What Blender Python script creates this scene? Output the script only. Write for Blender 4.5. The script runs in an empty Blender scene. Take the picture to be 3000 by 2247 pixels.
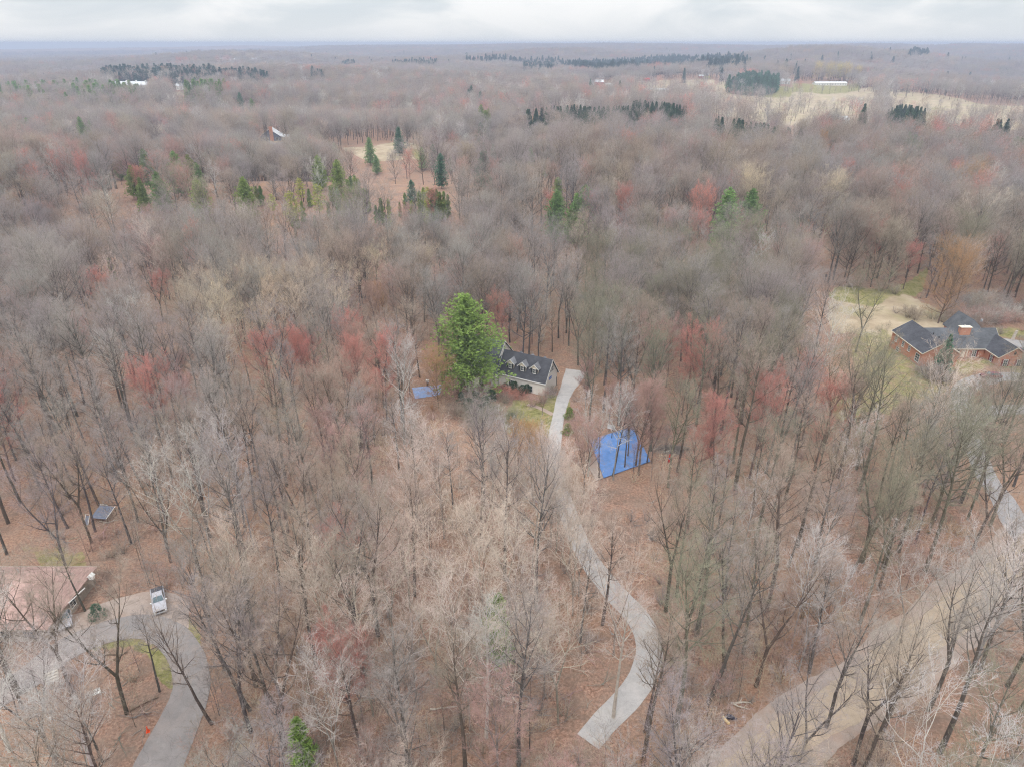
import bpy, bmesh, math, random
import numpy as np
from mathutils import Vector, Matrix

sc = bpy.context.scene
COL = sc.collection
R = math.radians
rng = random.Random(7)
nr = np.random.RandomState(11)

# ------------------------------------------------------------------ camera, sky, sun, exposure
CAM_H, FPX, PITCH = 80.85, 2010.0, R(26.337)
cam = bpy.data.objects.new("camera", bpy.data.cameras.new("camera"))
COL.objects.link(cam)
cam.location = (0, 0, CAM_H)
cam.rotation_euler = (math.pi / 2 - PITCH, 0, 0)
cam.data.sensor_width = 36
cam.data.lens = 36 * FPX / 3000
cam.data.clip_start, cam.data.clip_end = 0.5, 40000
sc.camera = cam

world = bpy.data.worlds.new("World")
sc.world = world
world.use_nodes = True
wt = world.node_tree
bg = wt.nodes["Background"]
bg.inputs["Strength"].default_value = 0.1
sky = wt.nodes.new("ShaderNodeTexSky")
sky.sky_type = 'NISHITA'
sky.sun_disc = False
sky.sun_elevation, sky.sun_rotation = R(52), R(200)
sky.altitude, sky.dust_density = 300, 2.0


def W(kind, **kw):
    n = wt.nodes.new(kind)
    for k, v in kw.items():
        setattr(n, k, v)
    return n


def wmath(op, a, b=None, c=None):
    n = W("ShaderNodeMath", operation=op)
    for i, v in enumerate((a, b, c)):
        if v is None:
            continue
        if isinstance(v, (int, float)):
            n.inputs[i].default_value = v
        else:
            wt.links.new(v, n.inputs[i])
    return n.outputs[0]


tc = W("ShaderNodeTexCoord")
sep = W("ShaderNodeSeparateXYZ")
wt.links.new(tc.outputs["Generated"], sep.inputs[0])
up = wmath('MAXIMUM', sep.outputs[2], 0.0)
mp = W("ShaderNodeMapping")
mp.inputs["Scale"].default_value = (1.0, 1.0, 3.2)
wt.links.new(tc.outputs["Generated"], mp.inputs[0])
n1 = W("ShaderNodeTexNoise")
n1.inputs["Scale"].default_value = 5.0
n1.inputs["Detail"].default_value = 6.0
n1.inputs["Roughness"].default_value = 0.52
n1.inputs["Distortion"].default_value = 0.4
wt.links.new(mp.outputs[0], n1.inputs["Vector"])
ramp = W("ShaderNodeValToRGB")
ramp.color_ramp.interpolation = 'EASE'
ramp.color_ramp.elements[0].position, ramp.color_ramp.elements[0].color = 0.36, (6.7, 7.2, 7.6, 1)
ramp.color_ramp.elements[1].position, ramp.color_ramp.elements[1].color = 0.62, (9.0, 9.05, 9.1, 1)
wt.links.new(n1.outputs["Fac"], ramp.inputs[0])
# near the skyline the cloud sheet thins to a plain pale band
pale = W("ShaderNodeMix", data_type='RGBA')
pale.inputs["B"].default_value = (8.6, 8.75, 8.85, 1)
pf = wmath('SUBTRACT', 1.0, wmath('MINIMUM', wmath('MULTIPLY', up, 28.0), 1.0))
wt.links.new(wmath('MULTIPLY', pf, 0.75), pale.inputs["Factor"])
wt.links.new(ramp.outputs[0], pale.inputs["A"])
# overcast: the cloud sheet is brighter overhead than low down
lift = wmath('ADD', wmath('MULTIPLY', up, 2.1), 1.0)
vm = W("ShaderNodeVectorMath", operation='SCALE')
wt.links.new(pale.outputs["Result"], vm.inputs[0])
wt.links.new(lift, vm.inputs["Scale"])
mixs = W("ShaderNodeMix", data_type='RGBA')
mixs.inputs["Factor"].default_value = 0.93
wt.links.new(sky.outputs[0], mixs.inputs["A"])
wt.links.new(vm.outputs[0], mixs.inputs["B"])
wt.links.new(mixs.outputs["Result"], bg.inputs["Color"])

sun = bpy.data.objects.new("sun", bpy.data.lights.new("sun", 'SUN'))
COL.objects.link(sun)
sun.data.energy, sun.data.angle, sun.data.color = 1.1, R(12), (1.0, 0.955, 0.9)
sun.rotation_euler = (R(38), 0, R(-20))

sc.view_settings.view_transform = 'Standard'
sc.view_settings.look = 'None'
sc.view_settings.exposure = 0.06
sc.view_settings.gamma = 1.0
sc.render.engine = 'CYCLES'
sc.cycles.use_denoising = True
sc.cycles.denoising_input_passes = 'RGB_ALBEDO_NORMAL'
sc.cycles.denoising_prefilter = 'NONE'
sc.cycles.use_adaptive_sampling = False
sc.cycles.filter_width = 1.15
sc.cycles.max_bounces = 3
sc.cycles.diffuse_bounces = 2
sc.cycles.glossy_bounces = 2
sc.cycles.transmission_bounces = 2
sc.cycles.volume_bounces = 0
sc.cycles.transparent_max_bounces = 4

# ------------------------------------------------------------------ picking points on the land
def sstep(a, b, x):
    t = np.clip((x - a) / (b - a), 0, 1)
    return t * t * (3 - 2 * t)


RIDGE_PX = np.array([-900, 0, 300, 600, 800, 950, 1100, 1300, 1500, 1700, 1760, 1850, 2000, 2100, 2350, 2450, 2540, 2800, 2920, 3000, 3900], float)
RIDGE_PY = np.array([152, 152, 151, 147, 141, 131, 131.5, 130.5, 128, 127, 124.5, 125.5, 128, 129.5, 131, 130, 127, 126.5, 127.5, 129, 129], float)
BUMPS = [  # x, y, radius x, radius y, height
    (25, 330, 120, 75, 15), (-165, 352, 120, 52, 17), (-150, 262, 110, 26, -4), (-120, 500, 130, 55, -10), (60, 470, 90, 50, -5),
    (150, 430, 110, 90, 5), (111, 189, 6, 7, -1.3), (-330, 560, 140, 120, 8), (120, 720, 170, 110, 10),
    (-160, 760, 140, 60, -6), (40, 1050, 260, 150, 16), (-420, 900, 260, 100, 15), (-330, 1280, 420, 140, 18), (60, 830, 200, 70, 8), (330, 640, 170, 80, 8), (430, 1080, 220, 120, -8), (-600, 1500, 380, 200, 18),
    (520, 1650, 400, 160, 14), (-100, 1900, 500, 260, 10), (900, 2500, 700, 300, 34), (-1000, 2600, 700, 320, 22), (200, 3000, 700, 320, 30)]


def hgt(x, y):
    x = np.asarray(x, float)
    y = np.asarray(y, float)
    r = np.hypot(x, y)
    z = sstep(170, 420, r) * 1.6 * (np.sin(x / 61.0 + 1.3) * np.cos(y / 73.0 + .4) + .6 * np.sin((x + y) / 34.0))
    z = z + sstep(900, 2600, r) * (1 - .85 * sstep(2900, 4300, r)) * (14 * np.sin(x / 310.0 + .5) * np.cos(y / 270.0) + 11 * np.sin(x / 170 - y / 390.0 + 2))
    for bx, by, rx, ry, a in BUMPS:
        z = z + a * np.exp(-((x - bx) / rx) ** 2 - ((y - by) / ry) ** 2)
    yy = np.maximum(y, 200.0)
    px = 1500 + FPX * x / (yy * math.cos(PITCH))
    py = np.interp(px, RIDGE_PX, RIDGE_PY)
    hr = CAM_H + (128.5 - py) * 2.05
    left = sstep(1150, 700, px)
    z = z + sstep(3000, 5100, r) * np.where(y > 0, sstep(0, 2500, y), 0) * (hr - 30 - 12 * left) - np.where(y > 0, sstep(5300, 8800, r), 0) * (26 - left * (72 + 7 * np.sin(x / 640.0)))
    return z


def ray(px, py):
    xc, yc = (px - 1500) / FPX, (1123.5 - py) / FPX
    return np.array((xc, math.cos(PITCH) + yc * math.sin(PITCH), -math.sin(PITCH) + yc * math.cos(PITCH)))


def G(px, py, up=0.0):
    """The point of the land (raised by up metres) that the photograph shows at px, py."""
    d = ray(px, py)
    t = 30 * 1.012 ** np.arange(500)
    f = CAM_H + t * d[2] - hgt(t * d[0], t * d[1]) - up
    k = np.argmax(f < 0) if (f < 0).any() else len(t) - 1
    a, b = t[max(k - 1, 0)], t[k]
    for _ in range(30):
        m = (a + b) / 2
        if CAM_H + m * d[2] - float(hgt(m * d[0], m * d[1])) - up < 0:
            b = m
        else:
            a = m
    return float(b * d[0]), float(b * d[1])


def GZ(px, py, up=0.0):
    x, y = G(px, py, up)
    return Vector((x, y, float(hgt(x, y))))


CP, SP = math.cos(PITCH), math.sin(PITCH)


def project(x, y, z):
    zc = y * CP - (z - CAM_H) * SP
    yc = y * SP + (z - CAM_H) * CP
    return 1500 + FPX * x / zc, 1123.5 - FPX * yc / zc, zc


def in_poly(x, y, poly):
    x = np.asarray(x, float)
    y = np.asarray(y, float)
    c = np.zeros(x.shape, bool)
    n = len(poly)
    for i in range(n):
        (x1, y1), (x2, y2) = poly[i], poly[(i + 1) % n]
        if y1 == y2:
            continue
        c ^= ((y1 > y) != (y2 > y)) & (x < (x2 - x1) * (y - y1) / (y2 - y1) + x1)
    return c


def seg_dist(x, y, pts):
    x = np.asarray(x, float)
    y = np.asarray(y, float)
    d = np.full(x.shape, 1e9)
    for (x1, y1), (x2, y2) in zip(pts, pts[1:]):
        dx, dy = x2 - x1, y2 - y1
        t = np.clip(((x - x1) * dx + (y - y1) * dy) / (dx * dx + dy * dy + 1e-9), 0, 1)
        d = np.minimum(d, np.hypot(x - x1 - t * dx, y - y1 - t * dy))
    return d


def smooth_line(pts, step=1.2):
    """Catmull-Rom through pts, about step metres apart."""
    P = [pts[0]] + list(pts) + [pts[-1]]
    out = []
    for i in range(1, len(P) - 2):
        p0, p1, p2, p3 = (np.array(p, float) for p in P[i - 1:i + 3])
        n = max(2, int(np.linalg.norm(p2 - p1) / step))
        for k in range(n):
            t = k / n
            out.append(tuple(.5 * (2 * p1 + (p2 - p0) * t + (2 * p0 - 5 * p1 + 4 * p2 - p3) * t * t + (3 * p1 - p0 - 3 * p2 + p3) * t ** 3)))
    out.append(tuple(np.array(pts[-1], float)))
    return out


# ------------------------------------------------------------------ materials
class NT:
    def __init__(s, name, rough=0.85, spec=0.2):
        s.m = bpy.data.materials.new(name)
        s.m.use_nodes = True
        s.t = s.m.node_tree
        s.b = s.t.nodes["Principled BSDF"]
        s.b.inputs["Roughness"].default_value = rough
        s.b.inputs["Specular IOR Level"].default_value = spec

    def n(s, kind, **kw):
        x = s.t.nodes.new(kind)
        for k, v in kw.items():
            setattr(x, k, v)
        return x

    def l(s, a, b):
        s.t.links.new(a, b)

    def math(s, op, a, b=None):
        x = s.n("ShaderNodeMath", operation=op)
        for i, v in enumerate((a, b)):
            if v is None:
                continue
            if isinstance(v, (int, float)):
                x.inputs[i].default_value = v
            else:
                s.l(v, x.inputs[i])
        return x.outputs[0]

    def obj(s):
        return s.n("ShaderNodeTexCoord").outputs["Object"]

    def pos(s):
        return s.n("ShaderNodeNewGeometry").outputs["Position"]

    def noise(s, scale, detail=4, rough=.6, vec=None, dist=0):
        x = s.n("ShaderNodeTexNoise")
        x.inputs["Scale"].default_value = scale
        x.inputs["Detail"].default_value = detail
        x.inputs["Roughness"].default_value = rough
        x.inputs["Distortion"].default_value = dist
        if vec is not None:
            s.l(vec, x.inputs["Vector"])
        return x.outputs["Fac"]

    def ramp(s, fac, *stops):
        x = s.n("ShaderNodeValToRGB")
        e = x.color_ramp.elements
        while len(e) < len(stops):
            e.new(0.5)
        for k, (p, c) in enumerate(stops):
            e[k].position = p
            e[k].color = (*c, 1) if not isinstance(c, (int, float)) else (c, c, c, 1)
        s.l(fac, x.inputs[0])
        return x.outputs[0]

    def mix(s, fac, a, b, blend='MIX'):
        x = s.n("ShaderNodeMix", data_type='RGBA', blend_type=blend)
        for i, v in (("Factor", fac), ("A", a), ("B", b)):
            if isinstance(v, (int, float)):
                x.inputs[i].default_value = v
            elif isinstance(v, tuple):
                x.inputs[i].default_value = (*v, 1)
            else:
                s.l(v, x.inputs[i])
        return x.outputs["Result"]

    def bump(s, h, dist=.03, strength=.6):
        x = s.n("ShaderNodeBump")
        x.inputs["Strength"].default_value = strength
        x.inputs["Distance"].default_value = dist
        s.l(h, x.inputs["Height"])
        s.l(x.outputs[0], s.b.inputs["Normal"])

    def out(s, c):
        s.l(c, s.b.inputs["Base Color"])
        return s.m


def plain(name, c, rough=.8, var=.18, scale=3.0, spec=.25, metal=0.0):
    """A colour broken up by two sizes of noise."""
    k = NT(name, rough, spec)
    v = k.obj()
    f = k.math('ADD', k.math('MULTIPLY', k.noise(scale, vec=v), .7), k.math('MULTIPLY', k.noise(scale * 7, vec=v), .3))
    lo, hi = tuple(x * (1 - var) for x in c), tuple(min(1, x * (1 + var)) for x in c)
    k.b.inputs["Metallic"].default_value = metal
    return k.out(k.ramp(f, (.32, lo), (.68, hi)))


def tree_mats(name, rough=.95):
    """Bark and twigs: the colours come from each tree's own tint / bark property."""
    k = NT(name, rough, .1)
    a = k.n("ShaderNodeAttribute", attribute_type='INSTANCER', attribute_name='tint')
    b = k.n("ShaderNodeAttribute", attribute_type='INSTANCER', attribute_name='bark')
    lv = k.n("ShaderNodeAttribute", attribute_type='GEOMETRY', attribute_name='twig')
    f = k.noise(2.0, 3, vec=k.obj())
    c = k.mix(lv.outputs["Fac"], b.outputs["Color"], a.outputs["Color"])
    c = k.mix(1.0, c, k.ramp(f, (.3, .78), (.7, 1.22)), 'MULTIPLY')
    return k.out(c)


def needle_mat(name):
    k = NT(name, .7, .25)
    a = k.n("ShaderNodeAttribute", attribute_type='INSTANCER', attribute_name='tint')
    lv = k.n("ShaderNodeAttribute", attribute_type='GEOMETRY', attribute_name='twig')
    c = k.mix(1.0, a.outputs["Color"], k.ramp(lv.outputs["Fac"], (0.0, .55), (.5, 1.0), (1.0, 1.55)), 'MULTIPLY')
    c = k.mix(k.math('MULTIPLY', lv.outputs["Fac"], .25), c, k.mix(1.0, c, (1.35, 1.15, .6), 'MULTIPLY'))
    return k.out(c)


BARK = tree_mats("tree_bark")
NEEDLE = needle_mat("needles")


def ground_mat():
    k = NT("leaf_litter", .95, .1)
    p = k.pos()
    big = k.noise(.035, 4, vec=p)
    mid = k.noise(.25, 5, .65, p)
    fine = k.noise(2.3, 6, .75, p)
    sp = k.n("ShaderNodeTexVoronoi")
    sp.inputs["Scale"].default_value = 3.1
    k.l(p, sp.inputs["Vector"])
    leaf = k.ramp(fine, (.32, (.065, .036, .026)), (.44, (.20, .108, .074)), (.54, (.335, .19, .132)), (.66, (.49, .32, .235)))  # darkest stops put ground shadow into the litter colour
    leaf = k.mix(k.math('MULTIPLY', sp.outputs["Color"], .35), leaf, (.46, .32, .245))
    leaf = k.mix(k.ramp(mid, (.40, 0.0), (.64, .7)), leaf, (.25, .19, .15))
    leaf = k.mix(k.ramp(k.noise(.09, 5, .7, p, 1.2), (.52, 0.0), (.66, .65)), leaf, (.145, .105, .085))
    leaf = k.mix(k.ramp(big, (.45, 0.0), (.7, .5)), leaf, (.35, .21, .125))
    at = lambda nm: k.n("ShaderNodeAttribute", attribute_type='GEOMETRY', attribute_name=nm).outputs["Fac"]
    fedge = k.math('MULTIPLY', k.math('SUBTRACT', k.noise(.06, 5, .7, p), .5), .7)
    f = k.ramp(k.math('ADD', at('field'), fedge), (.4, 0.0), (.6, 1.0))
    field = k.ramp(k.noise(.11, 6, .7, p), (.3, (.27, .205, .14)), (.5, (.39, .31, .215)), (.72, (.50, .41, .30)))
    field = k.mix(k.ramp(k.noise(.045, 4, .6, p), (.5, 0.0), (.66, .6)), field, (.30, .285, .14))
    leaf = k.mix(f, leaf, field)
    edge = k.math('MULTIPLY', k.math('SUBTRACT', k.noise(.4, 5, .7, p), .5), .9)
    g = k.ramp(k.math('ADD', at('grass'), edge), (.38, 0.0), (.62, 1.0))
    fine2 = k.noise(1.1, 6, .75, p)
    grass = k.ramp(fine2, (.3, (.11, .105, .035)), (.5, (.21, .20, .075)), (.7, (.35, .30, .15)))
    grass = k.mix(k.ramp(mid, (.45, 0.0), (.7, .7)), grass, (.40, .33, .19))
    c = k.mix(g, leaf, grass)
    k.bump(fine, .12, .7)
    return k.out(c)


def asphalt(name, c, dust):
    k = NT(name, .9, .2)
    p = k.pos()
    base = k.ramp(k.noise(.5, 5, .7, p), (.3, tuple(x * .78 for x in c)), (.7, tuple(x * 1.2 for x in c)))
    base = k.mix(k.ramp(k.noise(.16, 5, .65, p, 1.0), (.46, 0.0), (.68, .75)), base, dust)
    base = k.mix(k.ramp(k.noise(9, 3, .7, p), (.35, 0.0), (.8, .5)), base, tuple(x * 1.5 for x in c))
    x = k.n("ShaderNodeTexVoronoi", feature='DISTANCE_TO_EDGE')
    x.inputs["Scale"].default_value = .35
    k.l(k.n("ShaderNodeVectorMath", operation='ADD').outputs[0], x.inputs["Vector"])
    add = x.inputs["Vector"].links[0].from_node
    k.l(p, add.inputs[0])
    nz = k.n("ShaderNodeTexNoise")
    nz.inputs["Scale"].default_value = .8
    k.l(p, nz.inputs["Vector"])
    k.l(nz.outputs["Color"], add.inputs[1])
    base = k.mix(k.ramp(x.outputs["Distance"], (.003, .28), (.009, 0.0)), base, tuple(y * .35 for y in c))
    ed = k.n("ShaderNodeAttribute", attribute_type='GEOMETRY', attribute_name='edge').outputs["Fac"]
    tr = k.ramp(ed, (.22, 0.0), (.4, .55), (.62, 0.0))
    base = k.mix(k.math('MULTIPLY', tr, k.noise(.3, 3, .6, p)), base, tuple(min(1, x * 1.45) for x in c))
    lf = k.math('ADD', ed, k.math('MULTIPLY', k.math('SUBTRACT', k.noise(1.3, 6, .75, p), .5), 1.1))
    base = k.mix(k.ramp(lf, (.95, 0.0), (1.08, .9)), base, k.ramp(k.noise(3, 4, .7, p), (.35, (.2, .12, .085)), (.65, (.40, .27, .2))))
    return k.out(base)


def shingle(name, c):
    k = NT(name, .9, .2)
    v = k.obj()
    m = k.n("ShaderNodeMapping")
    m.inputs["Scale"].default_value = (.5, .5, 5.5)
    k.l(v, m.inputs[0])
    f = k.noise(2.0, 4, .7, m.outputs[0])
    c1 = k.ramp(f, (.3, tuple(x * .65 for x in c)), (.7, tuple(x * 1.35 for x in c)))
    c1 = k.mix(k.ramp(k.noise(.35, 3, .6, v), (.4, 0.0), (.75, .6)), c1, tuple(x * 1.9 + .01 for x in c))
    k.bump(f, .02, .5)
    return k.out(c1)


def brick(name):
    k = NT(name, .9, .15)
    s3 = k.n("ShaderNodeSeparateXYZ")
    k.l(k.obj(), s3.inputs[0])
    cb = k.n("ShaderNodeCombineXYZ")
    k.l(k.math('ADD', s3.outputs[0], s3.outputs[1]), cb.inputs[0])
    k.l(s3.outputs[2], cb.inputs[1])
    b = k.n("ShaderNodeTexBrick")
    b.inputs["Scale"].default_value = 4.2
    b.inputs["Mortar Size"].default_value = .018
    b.inputs["Color1"].default_value = (.50, .195, .115, 1)
    b.inputs["Color2"].default_value = (.61, .28, .175, 1)
    b.inputs["Mortar"].default_value = (.42, .33, .27, 1)
    k.l(cb.outputs[0], b.inputs["Vector"])
    c = k.mix(k.ramp(k.noise(.9, 5, .7, k.obj()), (.4, 0.0), (.7, .45)), b.outputs["Color"], (.46, .245, .17))
    return k.out(c)


M_GROUND = ground_mat()
M_DRIVE = asphalt("worn_driveway", (.385, .365, .355), (.45, .41, .375))
M_ASPH = asphalt("dark_asphalt", (.26, .235, .225), (.34, .275, .245))
M_PAVE = asphalt("pale_driveway", (.30, .288, .29), (.40, .36, .335))
M_DIRT = asphalt("gravel_verge", (.36, .29, .25), (.36, .235, .17))
M_TAN = asphalt("tan_gravel", (.43, .34, .255), (.40, .30, .23))
M_SHINGLE = shingle("charcoal_shingle", (.06, .061, .07))
M_SHINGLE2 = shingle("slate_shingle", (.088, .092, .10))
M_SHINGLE3 = shingle("brown_shingle", (.36, .24, .21))
M_GREYROOF = shingle("dormer_shingle", (.155, .155, .165))
M_BRICK = brick("red_brick")
M_SIDING = plain("grey_siding", (.72, .68, .63), .8, .08, 2)
M_WHITE = plain("white_paint", (.78, .77, .74), .55, .06, 4)
M_CREAM = plain("cream_trim", (.70, .62, .50), .6, .06, 4)
M_GLASS = plain("window_glass", (.045, .06, .07), .12, .4, 1.2, .6)
M_BLUEGL = plain("car_glass", (.10, .15, .17), .1, .35, 2, .6)
M_SHUTTER = plain("red_shutter", (.20, .035, .03), .6, .15, 5)
M_DARKSH = plain("dark_shutter", (.03, .035, .04), .6, .15, 5)
M_METAL = plain("dull_metal", (.42, .43, .45), .45, .12, 6, .5, .3)
M_BLACK = plain("black_rubber", (.018, .018, .02), .8, .2, 6)
M_DARK = plain("dark_opening", (.03, .028, .028), .8, .3, 3)
M_SILVER = plain("silver_paint", (.48, .47, .51), .35, .08, 3, .5)
M_MAROON = plain("maroon_paint", (.17, .035, .05), .3, .12, 3, .6)
M_BEDGREY = plain("bed_liner", (.085, .085, .10), .8, .25, 4)
def leafy(name, c, cover, scale=.55):
    """A painted or sheeted surface, sun-bleached in patches, with drifts of fallen leaves on it."""
    k = NT(name, .75, .2)
    v = k.obj()
    b = k.ramp(k.noise(scale, 5, .65, v), (.3, tuple(x * .82 for x in c)), (.7, tuple(min(1, x * 1.2 + .03) for x in c)))
    b = k.mix(k.ramp(k.noise(.33, 3, .6, v), (.45, 0.0), (.75, .5)), b, tuple(x * .6 + .17 for x in c))
    lf = k.math('MULTIPLY', k.noise(5.5, 4, .8, v), k.math('ADD', k.noise(.6, 3, .6, v), .5))
    return k.out(k.mix(k.ramp(lf, (cover, 0.0), (cover + .06, .85)), b, (.33, .22, .16)))


M_COURT = leafy("blue_court", (.11, .235, .52), .60)
M_COURTPALE = plain("court_line", (.24, .34, .55), .75, .12, 2)
M_POOL = leafy("blue_cover", (.26, .36, .60), .53, 1.1)
M_ORANGE = plain("orange_plastic", (.85, .09, .02), .5, .08, 5)
M_RED = plain("red_plastic", (.62, .03, .03), .5, .1, 5)
M_BLUE = plain("blue_plastic", (.05, .14, .5), .5, .1, 5)
M_STONE = plain("pale_stone", (.52, .46, .39), .9, .2, 3)
M_WOOD = plain("weathered_wood", (.34, .29, .24), .9, .25, 3)
M_CUTWOOD = plain("fresh_cut_wood", (.78, .56, .28), .8, .15, 3)
M_BARKLOG = plain("log_bark", (.24, .175, .13), .95, .3, 3)
M_SLATEBL = plain("slate_blue_sheet", (.15, .165, .215), .6, .25, 1.5)
M_NAVY = plain("navy_plastic", (.02, .022, .045), .5, .3, 6, .4)
M_BRICKWALK = plain("brick_paving", (.46, .235, .19), .9, .2, 4)
M_REDBARN = plain("red_boards", (.42, .06, .05), .8, .12, 1)
M_TINROOF = plain("pale_tin_roof", (.66, .68, .70), .5, .1, .6, .4)
M_SNOW = plain("snowflake_white", (.9, .9, .92), .7, .03, 5)

# ------------------------------------------------------------------ meshes and things
class MB:
    """Collects solids for ONE mesh object."""
    def __init__(s):
        s.v, s.f = [], []

    def add(s, vs, fs):
        b = len(s.v)
        s.v += [tuple(map(float, p)) for p in vs]
        s.f += [tuple(i + b for i in f) for f in fs]
        return s

    def box(s, x0, x1, y0, y1, z0, z1):
        v = [(x, y, z) for z in (z0, z1) for x, y in ((x0, y0), (x1, y0), (x1, y1), (x0, y1))]
        return s.add(v, [(3, 2, 1, 0), (4, 5, 6, 7), (0, 1, 5, 4), (1, 2, 6, 5), (2, 3, 7, 6), (3, 0, 4, 7)])

    def frustum(s, r0, z0, r1, z1):
        """r = (x0, x1, y0, y1) at two heights."""
        v = [(x, y, z) for (a, b, c, d), z in ((r0, z0), (r1, z1)) for x, y in ((a, c), (b, c), (b, d), (a, d))]
        return s.add(v, [(3, 2, 1, 0), (4, 5, 6, 7), (0, 1, 5, 4), (1, 2, 6, 5), (2, 3, 7, 6), (3, 0, 4, 7)])

    def prism(s, sec, a0, a1, axis='x'):
        """A polygon section (two coordinates) pulled along an axis."""
        n = len(sec)
        put = {'x': lambda a, p: (a, p[0], p[1]), 'y': lambda a, p: (p[0], a, p[1]), 'z': lambda a, p: (p[0], p[1], a)}[axis]
        v = [put(a, p) for a in (a0, a1) for p in sec]
        return s.add(v, [tuple(range(n))[::-1], tuple(range(n, 2 * n))] + [(i, (i + 1) % n, n + (i + 1) % n, n + i) for i in range(n)])

    def slab(s, quad, t):
        """A quad (four points) given thickness t along its normal."""
        q = [Vector(p) for p in quad]
        n = (q[1] - q[0]).cross(q[2] - q[0]).normalized() * t
        return s.add([*q, *(p + n for p in q)], [(3, 2, 1, 0), (4, 5, 6, 7), (0, 1, 5, 4), (1, 2, 6, 5), (2, 3, 7, 6), (3, 0, 4, 7)])

    def tube(s, pts, radii, sides=8):
        pts = [Vector(p) for p in pts]
        if isinstance(radii, (int, float)):
            radii = [radii] * len(pts)
        rings = []
        for i, p in enumerate(pts):
            d = (pts[min(i + 1, len(pts) - 1)] - pts[max(i - 1, 0)]).normalized()
            a = d.cross(Vector((0, 0, 1)) if abs(d.z) < .9 else Vector((1, 0, 0))).normalized()
            b = d.cross(a)
            rings.append([p + (a * math.cos(t) + b * math.sin(t)) * radii[i] for t in (2 * math.pi * k / sides for k in range(sides))])
        v = [q for r in rings for q in r]
        f = [(i * sides + k, i * sides + (k + 1) % sides, (i + 1) * sides + (k + 1) % sides, (i + 1) * sides + k) for i in range(len(pts) - 1) for k in range(sides)]
        f += [tuple(range(sides))[::-1], tuple(range((len(pts) - 1) * sides, len(pts) * sides))]
        return s.add(v, f)

    def build(s, name, mat, parent=None, bevel=0.0):
        me = bpy.data.meshes.new(name)
        me.from_pydata(s.v, [], s.f)
        bm = bmesh.new()
        bm.from_mesh(me)
        bmesh.ops.recalc_face_normals(bm, faces=bm.faces)
        if bevel:
            bmesh.ops.bevel(bm, geom=bm.edges[:], offset=bevel, segments=2, affect='EDGES', profile=.5)
        bm.to_mesh(me)
        bm.free()
        if mat: me.materials.append(mat)
        o = bpy.data.objects.new(name, me)
        COL.objects.link(o)
        if parent:
            o.parent = parent
        return o


def tag(o, label=None, cat=None, group=None, kind=None):
    for k, v in (("label", label), ("category", cat), ("group", group), ("kind", kind)):
        if v:
            o[k] = v
    return o


def thing(name, label, cat, loc=(0, 0, 0), rz=0.0, group=None):
    o = bpy.data.objects.new(name, None)
    COL.objects.link(o)
    o.location, o.rotation_euler = loc, (0, 0, rz)
    return tag(o, label, cat, group)


def kids(o):
    return KIDS.get(o.name, [])


def copy_tree(o, parent=None):
    c = o.copy()
    COL.objects.link(c)
    c.parent = parent
    for ch in [x for x in o.children]:
        copy_tree(ch, c)
    return c


# ------------------------------------------------------------------ the land
def poly_px(pts):
    return [G(*p) for p in pts]


FIELDS = [poly_px(p) for p in (
    [(1005, 432), (1060, 424), (1120, 416), (1165, 420), (1230, 445), (1228, 470), (1195, 486), (1165, 472), (1060, 452)],
    [(1840, 247), (1930, 233), (2050, 232), (2120, 240), (2130, 262), (2050, 262), (1950, 264), (1850, 266)],
    [(2140, 288), (2280, 282), (2380, 268), (2480, 272), (2570, 284), (2545, 312), (2400, 332), (2300, 318), (2200, 304)],
    [(2600, 302), (2680, 283), (2760, 293), (2860, 310), (3010, 318), (3060, 350), (2850, 364), (2700, 352), (2610, 338)],
    [(2215, 334), (2320, 343), (2480, 353), (2525, 366), (2480, 374), (2300, 352)],
    [(2420, 340), (2600, 346), (2760, 366), (2700, 372), (2520, 358)],
    [(1100, 231), (1230, 228), (1290, 231), (1280, 238), (1110, 240)], [(455, 270), (548, 268), (548, 277), (450, 278)],
    [(1700, 262), (1800, 256), (1860, 262), (1820, 272), (1720, 272)],
    [(-100, 168), (300, 163), (640, 154), (650, 157), (300, 171), (-100, 174)],
    [(680, 178), (720, 177), (720, 180), (680, 181)], [(2430, 164), (2520, 163), (2520, 166), (2430, 167)], [(2640, 140), (2780, 141), (2780, 144), (2640, 143)],
    [(760, 398), (800, 412), (840, 420), (800, 432), (768, 424)],
    [(2395, 872), (2440, 842), (2600, 862), (2660, 872), (2755, 900), (2790, 942), (2640, 1000), (2560, 1010), (2470, 985), (2420, 930)])]
GRASS = [poly_px(p) for p in (
    [(2390, 850), (2430, 832), (2520, 838), (2640, 862), (2690, 800), (2710, 790), (2715, 830), (2690, 880), (2600, 905), (2480, 890)],
    [(2540, 985), (2620, 965), (2700, 1050), (2930, 1060), (3100, 1080), (3100, 1110), (2900, 1098), (2820, 1120), (2800, 1170), (2600, 1230), (2450, 1250), (2440, 1150), (2500, 1060)],
    [(2880, 960), (3100, 985), (3100, 1005), (2940, 1000)],
    [(1500, 1170), (1585, 1175), (1660, 1150), (1625, 1230), (1612, 1290), (1540, 1290), (1480, 1250)],
    [(250, 1900), (330, 1865), (420, 1868), (490, 1920), (525, 1990), (515, 2020), (465, 2005), (440, 1930), (380, 1895)],
    [(500, 1770), (530, 1760), (575, 1840), (600, 1900), (605, 1990), (590, 1950), (545, 1850)],
    [(2310, 240), (2500, 245), (2500, 268), (2300, 268)], [(2080, 222), (2110, 222), (2110, 234), (2080, 234)], [(2160, 255), (2300, 250), (2290, 280), (2180, 284)],
    [(1155, 440), (1225, 447), (1225, 470), (1180, 482)],
    [(40, 1590), (180, 1590), (260, 1640), (250, 1740), (180, 1760), (100, 1650)])]


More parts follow.
